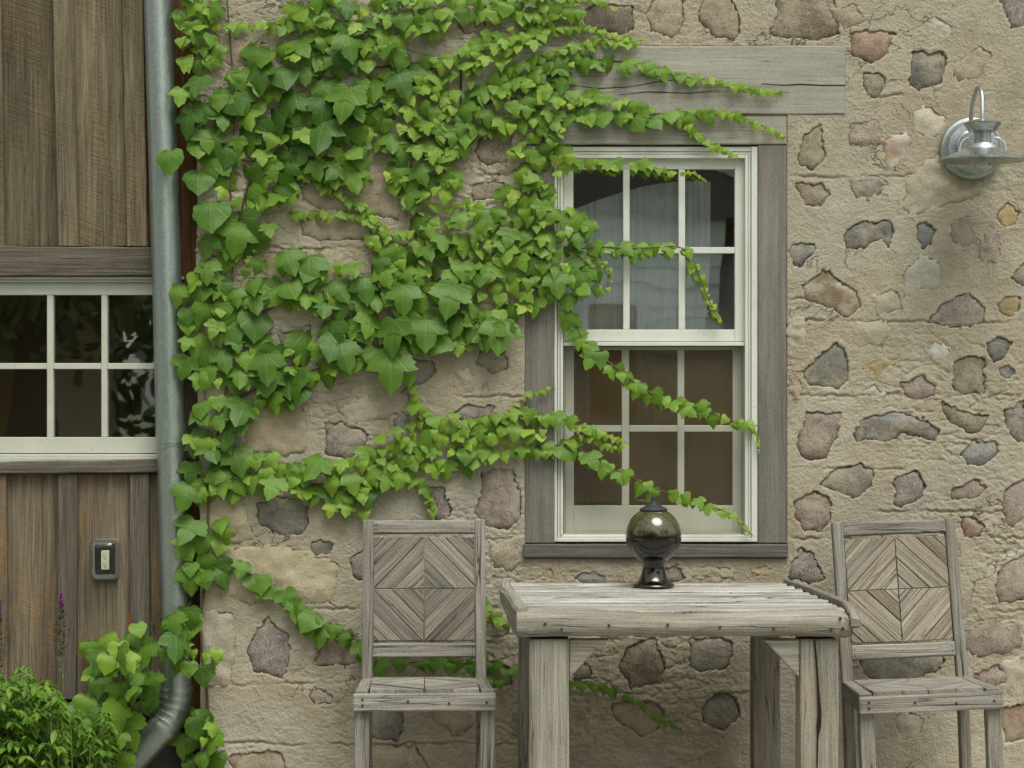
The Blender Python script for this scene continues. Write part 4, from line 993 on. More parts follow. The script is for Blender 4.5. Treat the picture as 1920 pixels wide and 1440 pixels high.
for a, b in zip(RR[:-1], RR[1:]):
    for k in range(len(a)):
        j = (k + 1) % len(a); mb.face([a[k], b[k], b[j], a[j]])
mb.face(RR[-1][::-1])
uo(mb.build('bubble_cover', clear, None, smooth=True, merge=1e-6))

# ------------------------------------------------------------------ chairs
def clip(poly, a, b, c, keep_ge=True):
    out = []
    f = lambda p: (a * p[0] + b * p[1] - c) * (1 if keep_ge else -1)
    for i in range(len(poly)):
        p, q = poly[i - 1], poly[i]; fp, fq = f(p), f(q)
        if (fp >= 0) != (fq >= 0):
            t = fp / (fp - fq); out.append((p[0] + (q[0] - p[0]) * t, p[1] + (q[1] - p[1]) * t))
        if fq >= 0: out.append(q)
    return out
def shrink(poly, g):
    n = len(poly); cx = sum(p[0] for p in poly) / n; cz = sum(p[1] for p in poly) / n
    ar = sum(poly[i][0] * poly[(i + 1) % n][1] - poly[(i + 1) % n][0] * poly[i][1] for i in range(n))
    if ar < 0: poly = poly[::-1]
    out = []
    for i in range(n):
        p0, p1, p2 = Vector(poly[i - 1]), Vector(poly[i]), Vector(poly[(i + 1) % n])
        if (p1 - p0).length < 1e-5 or (p2 - p1).length < 1e-5: return None
        e1 = (p1 - p0).normalized(); e2 = (p2 - p1).normalized(); n1 = Vector((-e1.y, e1.x)); n2 = Vector((-e2.y, e2.x)); m = n1 + n2
        out.append(tuple(p1 + m / max(.5, m.dot(n1)) * g))
    return out
def chevron(name, mat, root, w, h, bands, y0, y1, tf, wcut=1.0, diamond=None, tints=(.25, .8)):
    """four quadrants of mitred slats in concentric diamonds over a w x h panel"""
    for sx in (-1, 1):
        for sz in (-1, 1):
            q = [(0, 0), (sx * w / 2, 0), (sx * w / 2, sz * h / 2), (0, sz * h / 2)]
            jit = [RNG.uniform(-.03, .03) for _ in bands]
            for i in range(len(bands) - 1):
                a, b = bands[i] + jit[i] * (i > 0), bands[i + 1] + (jit[i + 1] if i + 1 < len(bands) - 1 else 0)
                pl = clip(q, sx / (w / 2), sz / (h / 2), a, True) if a > 0 else q
                pl = clip(pl, sx / (w / 2), sz / (h / 2), b, False) if pl else pl
                if len(pl) < 3: continue
                pl2 = []
                for p in pl:
                    if not pl2 or math.hypot(p[0] - pl2[-1][0], p[1] - pl2[-1][1]) > 1e-4: pl2.append(p)
                if math.hypot(pl2[0][0] - pl2[-1][0], pl2[0][1] - pl2[-1][1]) < 1e-4: pl2.pop()
                if len(pl2) < 3: continue
                pl2 = shrink(pl2, .0009 + RNG.random() * .0011)
                if not pl2: continue
                if i == 0 and diamond: m_ = diamond
                else: m_ = mat
                g = math.atan2(-sz * h, sx * w) if True else 0
                dy = RNG.uniform(-.0018, .0018)
                slab(name, m_, root, pl2, y0 + dy, y1 + dy, g, .0012, RNG.uniform(.95, 1.15) if m_ is not mat else RNG.uniform(*tints), tf)
def build_chair(loc, yaw, roll, mat, slatmat, label, diamond=None, ts=(.25, .8)):
    root = empty('chair', loc, label, 'chair', 'pair of weathered chairs beside the table', rot=(0, roll, yaw))
    SF, SR = -.20, .17                                           # seat front and rear (local y), back leans past SR
    zf, zr_ = .494, .478
    topz, topy = .938, .255
    def post(s, name):
        mb = MB(); x = s * .1625
        o_ = (RNG.uniform(0, 9), RNG.uniform(0, 9))
        bar_mesh(mb, (x * 1.02, .185, 0), (x * 1.01, .168, zr_), .030, .036, (1, 0, 0), .003, off=o_)
        bar_mesh(mb, (x * 1.01, .168, zr_ - .004), (x, topy, topz), .0305, .034, (1, 0, 0), .003, off=o_)
        mb.build(name, mat, root, tint=RNG.uniform(.3, .6))
    for s in (-1, 1):
        post(s, 'back_post')
        bar('front_leg', mat, root, (s * .1715, SF + .030, 0), (s * .1715, SF + .030, .452), .040, .040, (1, 0, 0), .003, RNG.uniform(.4, .8), wob=.002)
        bar('side_apron', mat, root, (s * .1785, SF + .012, .470), (s * .170, SR - .012, .458), .042, .020, (0, 0, 1), .002, RNG.uniform(.3, .7))
        bar('side_seat_rail', mat, root, (s * .172, SF + .013, zf + .002), (s * .163, SR + .005, zr_ + .002), .034, .018, (1, 0, 0), .003, RNG.uniform(.3, .7))
    bar('front_apron', mat, root, (-.193, SF, zf - .021), (.193, SF, zf - .021), .046, .022, (0, 0, 1), .003, .74, wob=.002)
    bar('rear_apron', mat, root, (-.150, SR - .004, .452), (.150, SR - .004, .452), .040, .020, (0, 0, 1), .002, .45)
    ang = math.atan2(topy - .168, topz - zr_)
    def tfb(zc): # frame of the leaning back: local (x, y, z) with z up the back
        y = .168 + (topy - .168) * (zc - zr_) / (topz - zr_)
        return Matrix.Translation((0, y, zc)) @ Matrix.Rotation(-ang, 4, 'X')
    slab('top_rail', mat, root, [(-.148, -.018), (.148, -.018), (.148, .019), (-.148, .0215)], -.016, .010, 0, .003, RNG.uniform(.45, .7), tfb(.916), edge=.0010)
    slab('bottom_rail', mat, root, [(-.148, -.020), (.148, -.0205), (.148, .020), (-.148, .0205)], -.016, .010, 0, .003, RNG.uniform(.6, .8), tfb(.566), edge=.0010)
    chevron('back_slat', slatmat, root, .294, .302, [0, .26, .62, 1.02, 1.42, 1.74, 2.0], -.010, .006, tfb(.7405), diamond=diamond, tints=ts)
    seat_tf = Matrix.Translation((0, (SF + SR) / 2 + .006, (zf + zr_) / 2 + .002)) @ Matrix.Rotation(-math.atan2(zf - zr_, SR - SF), 4, 'X') @ Matrix.Rotation(math.radians(-90), 4, 'X')
    chevron('seat_slat', mat, root, .300, .338, [0, .5, 1.0, 1.5, 2.0], -.010, .006, seat_tf, tints=(.55, .9))
    mb = MB()
    def nail(x, y, z, r=.0032):
        n = 8; mb.face([Vector((x + r * math.cos(2 * math.pi * k / n), y, z + r * math.sin(2 * math.pi * k / n))) for k in range(n)])
    for x, z in ((-.168, zf - .012), (-.168, zf - .028), (.168, zf - .022), (.066, zf - .024), (-.045, zf - .018)): nail(x, SF - .0125, z, .0038)
    for s in (-1, 1):
        for zc in (.908, .925, .557, .574):
            q = tfb(zc) @ Vector((s * .139, -.0166, 0)); nail(q.x, q.y, q.z, .0022)
    o = mb.build('nails', M['nail'], root); o['kind'] = 'stuff'
    return root
build_chair((-.246, -.42, 0), math.radians(2.5), 0.0, M['chair'], M['chair_slat'], 'grey weathered wooden chair left of the table, ivy showing under its backrest')
rc = build_chair((1.152, -.43, 0), math.radians(.5), math.radians(-2.35), M['chair'], M['chair_warm'], 'brownish weathered wooden chair right of the table, pale diamond in its backrest', M['table'], (.3, .9))
rc.scale = (1.01, 1.0, 1.0)

# ------------------------------------------------------------------ the table
TX = .42
tab = empty('table', (TX, -.48, 0), 'rustic weathered plank table with live edge front log and square legs', 'table')
ti = Matrix.Translation(-tab.location)
def ut(o): o.parent = tab; o.matrix_parent_inverse = ti; return o
T, TT = M['table'], M['table_top']
ZT = .751
def table_z(d): return ZT - .008 * (d - .12) / .7
def xl(d): return -.012 + .052 * max(0, (d - .12) / .70) ** 1.2           # ends of the planks follow the curved cheeks
def xr(d): 
    t = (d - .12) / .70; return .798 + .082 * t + .012 * math.sin(t * math.pi)
ed = [.125]
while ed[-1] < .745: ed.append(ed[-1] + RNG.uniform(.050, .082))
for i in range(len(ed) - 1):
    a, b = ed[i] + .0048, ed[i + 1] - .0048
    mb = MB(); ns = 26; ou, ov = RNG.uniform(0, 9), RNG.uniform(0, 9)
    x0, x1 = xl((a + b) / 2) + .004, xr((a + b) / 2) - .004
    dz = RNG.uniform(-.004, .003)
    rows = []
    prof = [(a, -.018), (a + .001, -.003), (a + .005, .0), ((a * 2 + b) / 3, .0012), ((a + 2 * b) / 3, .0012), (b - .005, .0), (b - .001, -.003), (b, -.018)]
    for k in range(ns + 1):
        x = x0 + (x1 - x0) * k / ns
        rows.append([Vector((x, -(dd + .0025 * (float(vnoise(x * 14 + i * 7, j * .9, 4)) - .5)), table_z(dd) + zz + dz + .004 * (float(vnoise(x * 6 + i * 3, j * .5, 6)) - .5))) for j, (dd, zz) in enumerate(prof)])
    for k in range(ns):
        for j in range(len(prof) - 1):
            p = [rows[k][j], rows[k + 1][j], rows[k + 1][j + 1], rows[k][j + 1]]
            mb.face(p[::-1], [(ou + q.x, ov - q.y + (0.02 if j in (0, 6) else 0)) for q in p[::-1]])
    mb.face(rows[0]); mb.face(rows[-1][::-1])
    ut(mb.build('plank', TT, None, smooth=False, merge=1e-5, tint=(.75, .45, .9, .6, .3, .85, .5, .8, .4, .7, .6, .8)[i % 12]))
# round-edged front log
mb = MB(); ns = 46; nr = 18; ou = 3.1
lx0, lx1 = .012, PX(1601, .84)
rows = []
for k in range(ns + 1):
    t = k / ns; x = lx0 + (lx1 - lx0) * t
    taper = 1 - .42 * max(0, (t - .955) / .045) ** 2 - .10 * max(0, (.03 - t) / .03)
    hz = (.0355 + .004 * (float(vnoise(t * 7, 2.2, 3)) - .5) - .006 * math.exp(-((t - .55) / .22) ** 2)) * taper; hy = .062 * taper
    zc = PZ(1171.5, .84) + .002 * math.sin(t * 9); rg = []
    for j in range(nr):
        a = 2 * math.pi * j / nr; ca, sa = math.cos(a), math.sin(a)
        e = .62
        yy = hy * math.copysign(abs(ca) ** e, ca); zz = hz * math.copysign(abs(sa) ** (e if sa < 0 else .8), sa)
        nzf = 1 + .09 * (float(vnoise(x * 16, j * .8 + 30, 7)) - .5) + .05 * (float(vnoise(x * 50, j * 1.7, 8)) - .5)
        if t > .95: zz -= .010 * ((t - .95) / .05)
        rg.append(Vector((x, -.792 - yy * nzf, zc + zz * nzf)))
    rows.append(rg)
for k in range(ns):
    for j in range(nr):
        q = (j + 1) % nr
        mb.face([rows[k][j], rows[k + 1][j], rows[k + 1][q], rows[k][q]], [(ou + rows[k][0].x, j * .014), (ou + rows[k + 1][0].x, j * .014), (ou + rows[k + 1][0].x, (j + 1) * .014), (ou + rows[k][0].x, (j + 1) * .014)])
mb.face(rows[0][::-1]); mb.face(rows[-1])
ut(mb.build('front_log', T, None, smooth=True, merge=1e-5, tint=.62))
# left cheek: thick live-edged end board; right cheek: thin curved end board standing proud
def cheek(name, mat, st, tint):
    mb = MB(); ou = RNG.uniform(0, 9); ri = []
    for (d, xi, xo, zt, zb) in st:
        ri.append([Vector((xi, -d, zb)), Vector((xi, -d, zt - .003)), Vector((xi + (xo - xi) * .15, -d, zt)), Vector((xo - (xo - xi) * .25, -d, zt - .002)), Vector((xo, -d, zt - .012)), Vector((xo + (xi - xo) * .1, -d, zb))])
    for k in range(len(ri) - 1):
        for j in range(6):
            q = (j + 1) % 6
            mb.face([ri[k][j], ri[k + 1][j], ri[k + 1][q], ri[k][q]], [(ou - ri[k][j].y, j * .02), (ou - ri[k + 1][j].y, j * .02), (ou - ri[k + 1][q].y, j * .02 + .02), (ou - ri[k][q].y, j * .02 + .02)])
    mb.face(ri[0][::-1]); mb.face(ri[-1])
    ut(mb.build(name, mat, None, tint=tint))
st = []
for k in range(13):
    t = k / 12; d = .12 + .70 * t
    xo = -.026 - .012 * math.sin(min(1, t * 2.4) * math.pi) + .052 * max(0, t - .25) ** 1.3 + .006 * (float(vnoise(t * 6, 1.3, 2)) - .5)
    st.append((d, xl(d) + .002, xo, table_z(d) + .013 - .006 * t, ZT - .022 - .058 * min(1, max(0, (t - .15) / .5))))
cheek('left_cheek', T, st, .45)
st = []
for k in range(25):
    t = k / 24; d = .12 + .735 * t; w = .020 + .010 * t
    st.append((d, xr(d) + .001, xr(d) + w, table_z(d) + .012 + .004 * t - .034 * max(0, (t - .80) / .2) ** 2.2, ZT - .03 - .035 * t + .020 * max(0, (t - .85) / .15) ** 2))
cheek('right_cheek', T, st, .35)
def tbar(name, x0, x1, d0, d1, z0, z1, mat, tint, wob=.002):
    ut(bar(name, mat, None, ((x0 + x1) / 2, -(d0 + d1) / 2, z0), ((x0 + x1) / 2, -(d0 + d1) / 2, z1), x1 - x0, d1 - d0, (1, 0, 0), .004, tint, wob=wob))
dl = .825
zl = PZ(1199, dl)
tbar('leg', PX(992, dl), PX(1067, dl), .725, dl, 0, zl, T, .60)
tbar('leg', PX(1500, dl), PX(1572, dl), .725, dl, 0, zl, T, .66, .004)
tbar('leg', .018, .095, .15, .24, 0, .70, T, -.2)
tbar('leg', PX(1411, .22), PX(1462, .22), .15, .24, 0, .70, T, -.35)
ut(quad('corner_brace', T, None, [(1067.6, 1199.5), (1141, 1199.5), (1126, 1210), (1067.6, 1273)], .818, .035, 'x', .003, .95))
ut(quad('corner_brace', T, None, [(1432, 1199.5), (1499.4, 1199.5), (1499.4, 1272)], .818, .035, 'x', .003, 1.0))
for (x0, x1) in ((.03, .055), (.79, .815)):
    ut(bar('side_rail', T, None, ((x0 + x1) / 2, -.16, .690), ((x0 + x1) / 2, -.73, .690), .024, .07, (1, 0, 0), .002, .4))
ut(bar('rear_rail', T, None, (.10, -.20, .695), (.70, -.20, .695), .06, .024, (0, 0, 1), .002, .3))
mb = MB()
for (px, py) in ((1022, 1170), (1053, 1180), (1142, 1173), (1252, 1172), (1350, 1176), (1451, 1180), (1559, 1181), (1581, 1179), (1576, 1160), (1591, 1152)):
    c = P(px, py, .8575); r = .0038
    ring = [c + Vector((r * math.cos(a), 0, r * math.sin(a))) for a in [2 * math.pi * k / 10 for k in range(10)]]
    back = [p + Vector((0, .012, 0)) for p in ring]
    mb.face(ring)
    for k in range(10): mb.face([ring[k - 1], back[k - 1], back[k], ring[k]])
o = mb.build('nails', M['nail'], None); ut(o); o['kind'] = 'stuff'
# long drying crack in the right front leg and the log, inner shade painted as dark slivers on the surface
mb = MB()
cp = [(1527, 1199, 1.6), (1531, 1240, 1.8), (1534, 1290, 2.2), (1537, 1340, 3.6), (1535, 1362, 4.2), (1533, 1385, 1.6), (1532, 1440, 1.4)]
for (xa, ya, wa), (xb, yb, wb) in zip(cp[:-1], cp[1:]):
    mb.face([P(xa - wa, ya, dl + .0035), P(xb - wb, yb, dl + .0035), P(xb + wb, yb, dl + .0035), P(xa + wa, ya, dl + .0035)])
ut(mb.build('drying_crack', plain('crack_shadow', (.012, .010, .008), .95), None))

# ------------------------------------------------------------------ glazed lidded jar on the table
vd = .27; vx = PX(1225.5, vd); vk = sc(vd)
vz0 = table_z(vd) + .0035
jar = empty('lidded_jar', (vx, -vd, vz0), 'round glazed stoneware jar, olive above and dark brown below, pointed lid', 'jar')
def glaze():
    m = N('olive_brown_glaze'); o = m.coord('Object'); sp = m.n('ShaderNodeSeparateXYZ'); m.put(sp.inputs[0], o)
    wob = m.noise(m.vmul(o, (1, 1, .25)), 16, 3, .5)
    h = m.math('ADD', sp.outputs[2], m.math('MULTIPLY', m.math('SUBTRACT', wob, .5), .028))
    f = m.ramp(m.math('MULTIPLY', h, 4.0), [(.600, 0.0), (.68, 1.0)])
    sk = m.noise(o, 130, 3, .6)
    olive = m.ramp(sk, [(.35, (.034, .031, .011)), (.65, (.088, .080, .030))])
    c = m.mix(f, (.006, .0035, .0025), olive)
    b = m.bsdf(Base_Color=c, Roughness=.09); b.inputs['Specular IOR Level'].default_value = .55; b.inputs['Coat Weight'].default_value = .6; b.inputs['Coat Roughness'].default_value = .03
    return m.done(b)
GZm = glaze()
zb_ = [(0, 0), (37, 0), (39.5, 1.5), (39.5, 4), (36, 6.5), (30, 11), (25, 18), (22, 27), (20.5, 36), (21, 44), (25, 48)]
for k in range(21):
    a = math.radians(-62 + (128) * k / 20); zb_.append((52.5 * math.cos(a), 96 + 53 * math.sin(a)))
zb_ += [(20, 144.5), (17, 144.5), (0, 144)]
lathe('body', GZm, jar, [(r * vk, z * vk) for r, z in zb_], 72)
lathe('lid', plain('matte_dark_stoneware', (.030, .029, .032), .65, spec=.4, nscale=90), jar, [(r * vk, z * vk) for r, z in [(0, 143), (25.5, 143), (26.5, 144.5), (25.5, 146.5), (20, 149.5), (12, 154), (6.5, 157.5), (5, 160), (4.2, 165), (4.5, 168), (3.5, 170.5), (0, 171)]], 48)

# ------------------------------------------------------------------ climbing ivy
def half_outline(kind, r):
    if kind == 'lobed':
        p = [(.05, -.005), (.14, -.10), (.27, -.135), (.36, -.10), (.42, -.03), (.50, .02), (.505, .10), (.585, .20), (.575, .27), (.66, .40), (.53, .43), (.44, .465), (.34, .465), (.29, .51), (.315, .61), (.27, .69), (.26, .76), (.17, .85), (.10, .93)]
        tip = (0, 1.06)
    elif kind == 'broad':
        p = [(.05, 0), (.15, -.10), (.30, -.12), (.43, -.06), (.50, .02), (.555, .13), (.54, .20), (.575, .30), (.55, .37), (.50, .44), (.46, .47), (.42, .55), (.35, .62), (.31, .69), (.22, .77), (.12, .85)]
        tip = (0, .98)
    else:
        p = [(.05, 0), (.14, -.11), (.28, -.145), (.40, -.09), (.475, .03), (.485, .16), (.45, .30), (.43, .34), (.37, .46), (.33, .50), (.25, .64), (.20, .69), (.11, .82)]
        tip = (0, 1.0)
    return [(x * (1 + r.uniform(-.05, .05)), y + r.uniform(-.014, .014)) for x, y in p], tip
def leaf_arrays(kind, seed, petiole=True):
    r = random.Random(seed); vs = []; fs = []
    hR, tip = half_outline(kind, r); hL, _ = half_outline(kind, r)
    fold = r.uniform(.10, .32); droop = r.uniform(.12, .42); twist = r.uniform(-.12, .12); cup = r.uniform(-.12, .18)
    wv = r.uniform(0, 6)
    def zf(x, y):
        return -fold * abs(x) ** 1.15 - droop * max(0, y - .12) ** 2 + twist * x * y + cup * x * x + .036 * math.sin(9 * y + wv + 4 * abs(x)) * min(1, abs(x) * 4)
    n = len(hR)
    mids = []
    for k in range(n):
        t = k / (n - 1); mids.append(min(.95, max(0, (max(hR[k][1], 0) * .80))))
    mids = [max(mids[:k + 1]) for k in range(n)]
    vs.append((0, tip[1], zf(0, tip[1])))
    base = {}
    mi = []
    for k in range(n):
        mi.append(len(vs)); vs.append((0, mids[k], zf(0, mids[k])))
    for h, s in ((hR, 1), (hL, -1)):
        oi_ = []; ii_ = []
        for k in range(n):
            x, y = s * h[k][0], h[k][1]
            mx, my = x * .55, mids[k] + (y - mids[k]) * .55
            ii_.append(len(vs)); vs.append((mx, my, zf(mx, my)))
            oi_.append(len(vs)); vs.append((x, y, zf(x, y)))
        for k in range(n - 1):
            a = (mi[k], mi[k + 1], ii_[k + 1], ii_[k]); b = (ii_[k], ii_[k + 1], oi_[k + 1], oi_[k])
            for q in (a, b): fs.append(q if s > 0 else q[::-1])
        q = (mi[-1], 0, ii_[-1]); q2 = (ii_[-1], 0, oi_[-1])
        fs.append(q if s > 0 else q[::-1]); fs.append(q2 if s > 0 else q2[::-1])
    uv = [(x, y) for x, y, z in vs]
    if petiole:
        b = len(vs); w = .014
        for (y, z) in ((.02, 0.0), (-.14, -.10), (-.30, -.34)):
            vs += [(-w, y, z), (w, y, z), (0, y, z - .02)]; uv += [(0, .3)] * 3
        for k in range(2):
            for j in range(3):
                q = (j + 1) % 3; fs.append((b + 3 * k + j, b + 3 * k + q, b + 3 * k + 3 + q, b + 3 * k + 3 + j))
    # local: x right, z = -y (hangs down), out of the wall = -Y
    return np.array([(x, -z, -y) for x, y, z in vs]), fs, uv
LEAF = {}
for kind, nv in (('lobed', 7), ('broad', 5), ('heart', 6)):
    LEAF[kind] = [leaf_arrays(kind, 100 + 17 * k + len(kind)) for k in range(nv)]
LEAF_ME = {}
for kind, l in LEAF.items():
    LEAF_ME[kind] = []
    for (v, f, uv) in l:
        me = D.meshes.new('leaf'); me.from_pydata(v.tolist(), [], f); u = me.uv_layers.new(name='UVMap')
        for p in me.polygons:
            for li_, vi in zip(p.loop_indices, p.vertices): u.data[li_].uv = uv[vi]
        me.polygons.foreach_set('use_smooth', [True] * len(me.polygons)); me.materials.append(M['leaf']); LEAF_ME[kind].append(me)

class Vine:
    def __init__(s): s.leaves = []; s.grid = {}; s.stems = []
    def free(s, x, y, r):
        c = 20; R = int(r / c) + 3
        for i in range(int(x // c) - R, int(x // c) + R + 1):
            for j in range(int(y // c) - R, int(y // c) + R + 1):
                for (a, b, q) in s.grid.get((i, j), ()):
                    if (a - x) ** 2 + ((b - y) * 1.1) ** 2 < ((r + q) / 2) ** 2: return False
        return True
    def add(s, px, py, size, d, tint, rot=None, kind=None, pitch=None, yaw=None):
        s.grid.setdefault((int(px // 20), int(py // 20)), []).append((px, py, size * .62))
        if kind is None:
            u = RNG.random()
            kind = ('lobed' if u < .78 else 'broad') if size > 45 else (('heart' if u < .85 else 'broad') if size < 25 else ('lobed' if u < .58 else ('broad' if u < .8 else 'heart')))
        s.leaves.append(dict(px=px, py=py, s=size, d=d, t=tint, r=RNG.gauss(0, .30) if rot is None else rot, k=kind,
                             p=RNG.gauss(.36, .25) if pitch is None else pitch, y=RNG.gauss(0, .32) if yaw is None else yaw))
    def brush(s, pts, width, s0, s1, d=(.013, .044), tries=None, tint=None, dens=.52):
        """leaves thrown into a band along a line, photo pixels"""
        pts = [Vector((x, y)) for x, y in pts]
        seg = [(b - a).length for a, b in zip(pts[:-1], pts[1:])]; L = sum(seg)
        n = tries or int(L * width / (s0 * s1) * 44) + 20
        for _ in range(n):
            q = RNG.random() * L; acc = 0
            for a, b, l in zip(pts[:-1], pts[1:], seg):
                if q <= acc + l: break
                acc += l
            t = (q - acc) / l; c = a.lerp(b, t); nrm = Vector((-(b - a).y, (b - a).x)) / l
            w = RNG.uniform(-.5, .5) * width; size = (s0 + (s1 - s0) * q / L) * min(1.3, max(.42, RNG.gauss(.84, .22)))
            x, y = c.x + nrm.x * w, c.y + nrm.y * w
            if s.free(x, y, size * dens):
                tt = (tint if tint is not None else min(1, max(.04,  .97 - size / 68))) + RNG.gauss(0, .15)
                s.add(x, y - size * .35, size, RNG.uniform(*d), min(1, max(0, tt)))
    def strand(s, pts, s0, s1, d=.02, gap=.52, tint0=None, stem=True, tail=1, lead=None, both=True):
        """a runner with leaves set alternately along it, shrinking to its tip"""
        pts3 = catmull([Vector((x, y, 0)) for x, y in pts], 10)
        if stem: s.stems.append((pts, d, s0))
        L = sum((b - a).length for a, b in zip(pts3[:-1], pts3[1:])); q = 0; k = 0; acc = 0; i = 0
        while q < L * .985:
            while i < len(pts3) - 2 and acc + (pts3[i + 1] - pts3[i]).length < q: acc += (pts3[i + 1] - pts3[i]).length; i += 1
            l = max(1e-6, (pts3[i + 1] - pts3[i]).length); c = pts3[i].lerp(pts3[i + 1], (q - acc) / l); dirv = (pts3[i + 1] - pts3[i]) / l
            f = q / L; size = (s0 + (s1 - s0) * f ** 2.4) * RNG.uniform(.62, 1.22)
            sd = 1 if k % 2 else -1
            off = size * (.10 if sd < 0 else -.30) + RNG.uniform(-.1, .1) * size
            tt = min(1, max(0, (tint0 if tint0 is not None else .98 - size / 60) + RNG.gauss(0, .08)))
            s.add(c.x + RNG.uniform(-.15, .15) * size, c.y - off * .6 - size * .15, size, d + RNG.uniform(.002, .016), tt, rot=RNG.gauss(-dirv.x * .25 * (1 if dirv.y < .3 else .3), .28), pitch=RNG.gauss(.40, .22))
            q += size * gap * (RNG.uniform(.7, 1.3) if RNG.random() > .09 else RNG.uniform(1.6, 2.4)); k += 1
    def realise(s, root, nmax=300, stem_mat=None):
        inv = Matrix.Translation(-root.location)
        def mat(l):
            sz = l['s'] * sc(l['d']) * .92
            R = Matrix.Rotation(l['r'], 4, 'Y') @ Matrix.Rotation(l['y'], 4, 'Z') @ Matrix.Rotation(-l['p'], 4, 'X')
            return Matrix.Translation(P(l['px'], l['py'], l['d'])) @ R @ Matrix.Scale(sz, 4)
        order = sorted(s.leaves, key=lambda l: -l['s'])
        for l in order[:nmax]:
            me = RNG.choice(LEAF_ME[l['k']]); o = D.objects.new('leaf', me); C.objects.link(o)
            o.parent = root; o.matrix_basis = inv @ mat(l); o['tint'] = float(l['t'])
        rest = order[nmax:]
        if rest:
            Vs = []; Fs = []; UV = []; TI = []; b = 0
            for l in rest:
                v, f, uv = RNG.choice(LEAF[l['k']]); m = np.array(inv @ mat(l))
                Vs.append(v @ m[:3, :3].T + m[:3, 3]); Fs += [tuple(q + b for q in ff) for ff in f]; UV += uv; TI += [l['t']] * len(v); b += len(v)
            me = D.meshes.new('foliage'); me.from_pydata(np.concatenate(Vs).tolist(), [], Fs); u = me.uv_layers.new(name='UVMap')
            vi = np.empty(len(me.loops), np.int32); me.loops.foreach_get('vertex_index', vi); u.data.foreach_set('uv', np.array(UV, np.float32)[vi].ravel())
            at = me.attributes.new('tint', 'FLOAT', 'POINT'); at.data.foreach_set('value', np.array(TI, np.float32))
            me.polygons.foreach_set('use_smooth', [True] * len(me.polygons))
            o = link('foliage', me, M['leaves'], root); o['kind'] = 'stuff'
        for (pts, d, s0) in s.stems:
            n_ = len(pts); c = catmull([inv @ P(x, y, max(.008, d - .006) + RNG.uniform(-.002, .003)) for x, y in pts], 6)
            r0 = .0012 + .000045 * s0
            tube('stem', M['stem'] if s0 > 30 else M['tendril'], root, c, [max(.0009, r0 * (1 - .6 * k / len(c))) for k in range(len(c))], 6)

V = Vine()
# the old woody runners up the corner
for pts, r in (([(392, 1445), (388, 1300), (376, 1180), (388, 1060), (392, 930), (405, 830), (420, 760), (430, 640), (437, 480), (432, 330), (440, 200), (430, 60), (425, -20)], 70),
               ([(437, 480), (470, 330), (540, 220), (620, 150), (700, 90), (780, 40), (820, -20)], 55), ([(432, 300), (520, 300), (640, 290), (760, 250), (900, 200), (1010, 150), (1080, 120)], 50),
               ([(430, 640), (520, 570), (620, 545), (740, 545), (860, 510), (980, 450), (1060, 450)], 50), ([(425, 760), (500, 720), (600, 690), (700, 650), (820, 620), (930, 600)], 50),
               ([(405, 850), (470, 890), (560, 905), (640, 905), (720, 870), (820, 840)], 45), ([(760, 250), (775, 350), (780, 440), (745, 500)], 40), ([(700, 340), (640, 290)], 30),
               ([(392, 1075), (455, 1064)], 40), ([(660, 130), (760, 120), (900, 95), (980, 70), (1040, 40)], 40), ([(1020, 400), (1010, 300), (1040, 200)], 36)):
    V.stems.append((pts, .012, r))
# strands first, so that the thick masses fill in round them
V.strand([(1010,50),(1060,55),(1100,52),(1150,66),(1195,76)], 19, 13, .012)
V.strand([(1100,-8),(1130,6),(1160,18)], 15, 9, .012)
V.strand([(920,150),(1000,110),(1070,88),(1130,76),(1170,82),(1205,72)], 27, 13, .012)
V.strand([(940,165),(1030,122),(1110,112),(1200,120),(1260,140),(1330,150),(1400,165),(1450,172),(1480,174)], 33, 9, .014, gap=.5)
V.strand([(1040,180),(1100,178),(1170,190),(1230,205)], 30, 24, .014)
V.strand([(1050,215),(1130,210),(1220,222),(1300,212),(1360,212),(1420,232),(1462,252),(1478,262)], 35, 8, .014, gap=.42)
V.strand([(1285,228),(1310,252),(1335,272),(1362,282),(1385,296)], 22, 8, .012)
V.strand([(1062,312),(1090,304),(1150,306),(1200,306),(1240,318),(1275,326)], 27, 14, .006)
V.strand([(1275,326),(1300,324),(1325,340)], 8, 4, .004)
V.strand([(355,46),(400,46),(450,50),(500,44),(540,34)], 22, 24, .012)
V.strand([(598,345),(640,368),(690,392),(722,430),(745,470)], 20, 26, .012, gap=.5)
V.strand([(545,398),(600,402),(660,404),(700,418),(725,440)], 18, 24, .012, gap=.5)
V.strand([(835,392),(870,382),(915,386)], 19, 16, .012, gap=.45)
V.strand([(1065,470),(1120,463),(1180,466),(1230,464),(1275,464),(1300,490),(1318,535),(1335,575),(1350,600),(1358,606)], 31, 8, -.008, gap=.5)
V.strand([(1085,478),(1108,500),(1120,530),(1128,550)], 27, 24, -.008, gap=.55)
V.strand([(1108,486),(1130,492),(1144,512),(1142,534),(1132,548)], 16, 8, -.006, gap=.7)
V.strand([(1062,560),(1078,605),(1100,648),(1150,685),(1200,725),(1250,752),(1310,765),(1360,785),(1395,795),(1420,798)], 36, 22, .002, gap=.48)
V.strand([(1412,800),(1421,825),(1423,850)], 12, 4, .004)
V.strand([(768,712),(778,750),(805,780),(850,795),(910,785),(960,775)], 24, 28, .012, gap=.42)
V.strand([(950,790),(980,770),(1020,785),(1050,780),(1090,800),(1130,812),(1175,830)], 33, 9, .008, gap=.45)
V.strand([(955,772),(985,742),(1010,735),(1040,724)], 18, 6, .008, gap=.8)
V.strand([(1030,835),(1080,838),(1120,865),(1170,888),(1220,912),(1270,930),(1320,945),(1365,962),(1395,985),(1412,1006)], 36, 7, .004, gap=.5)
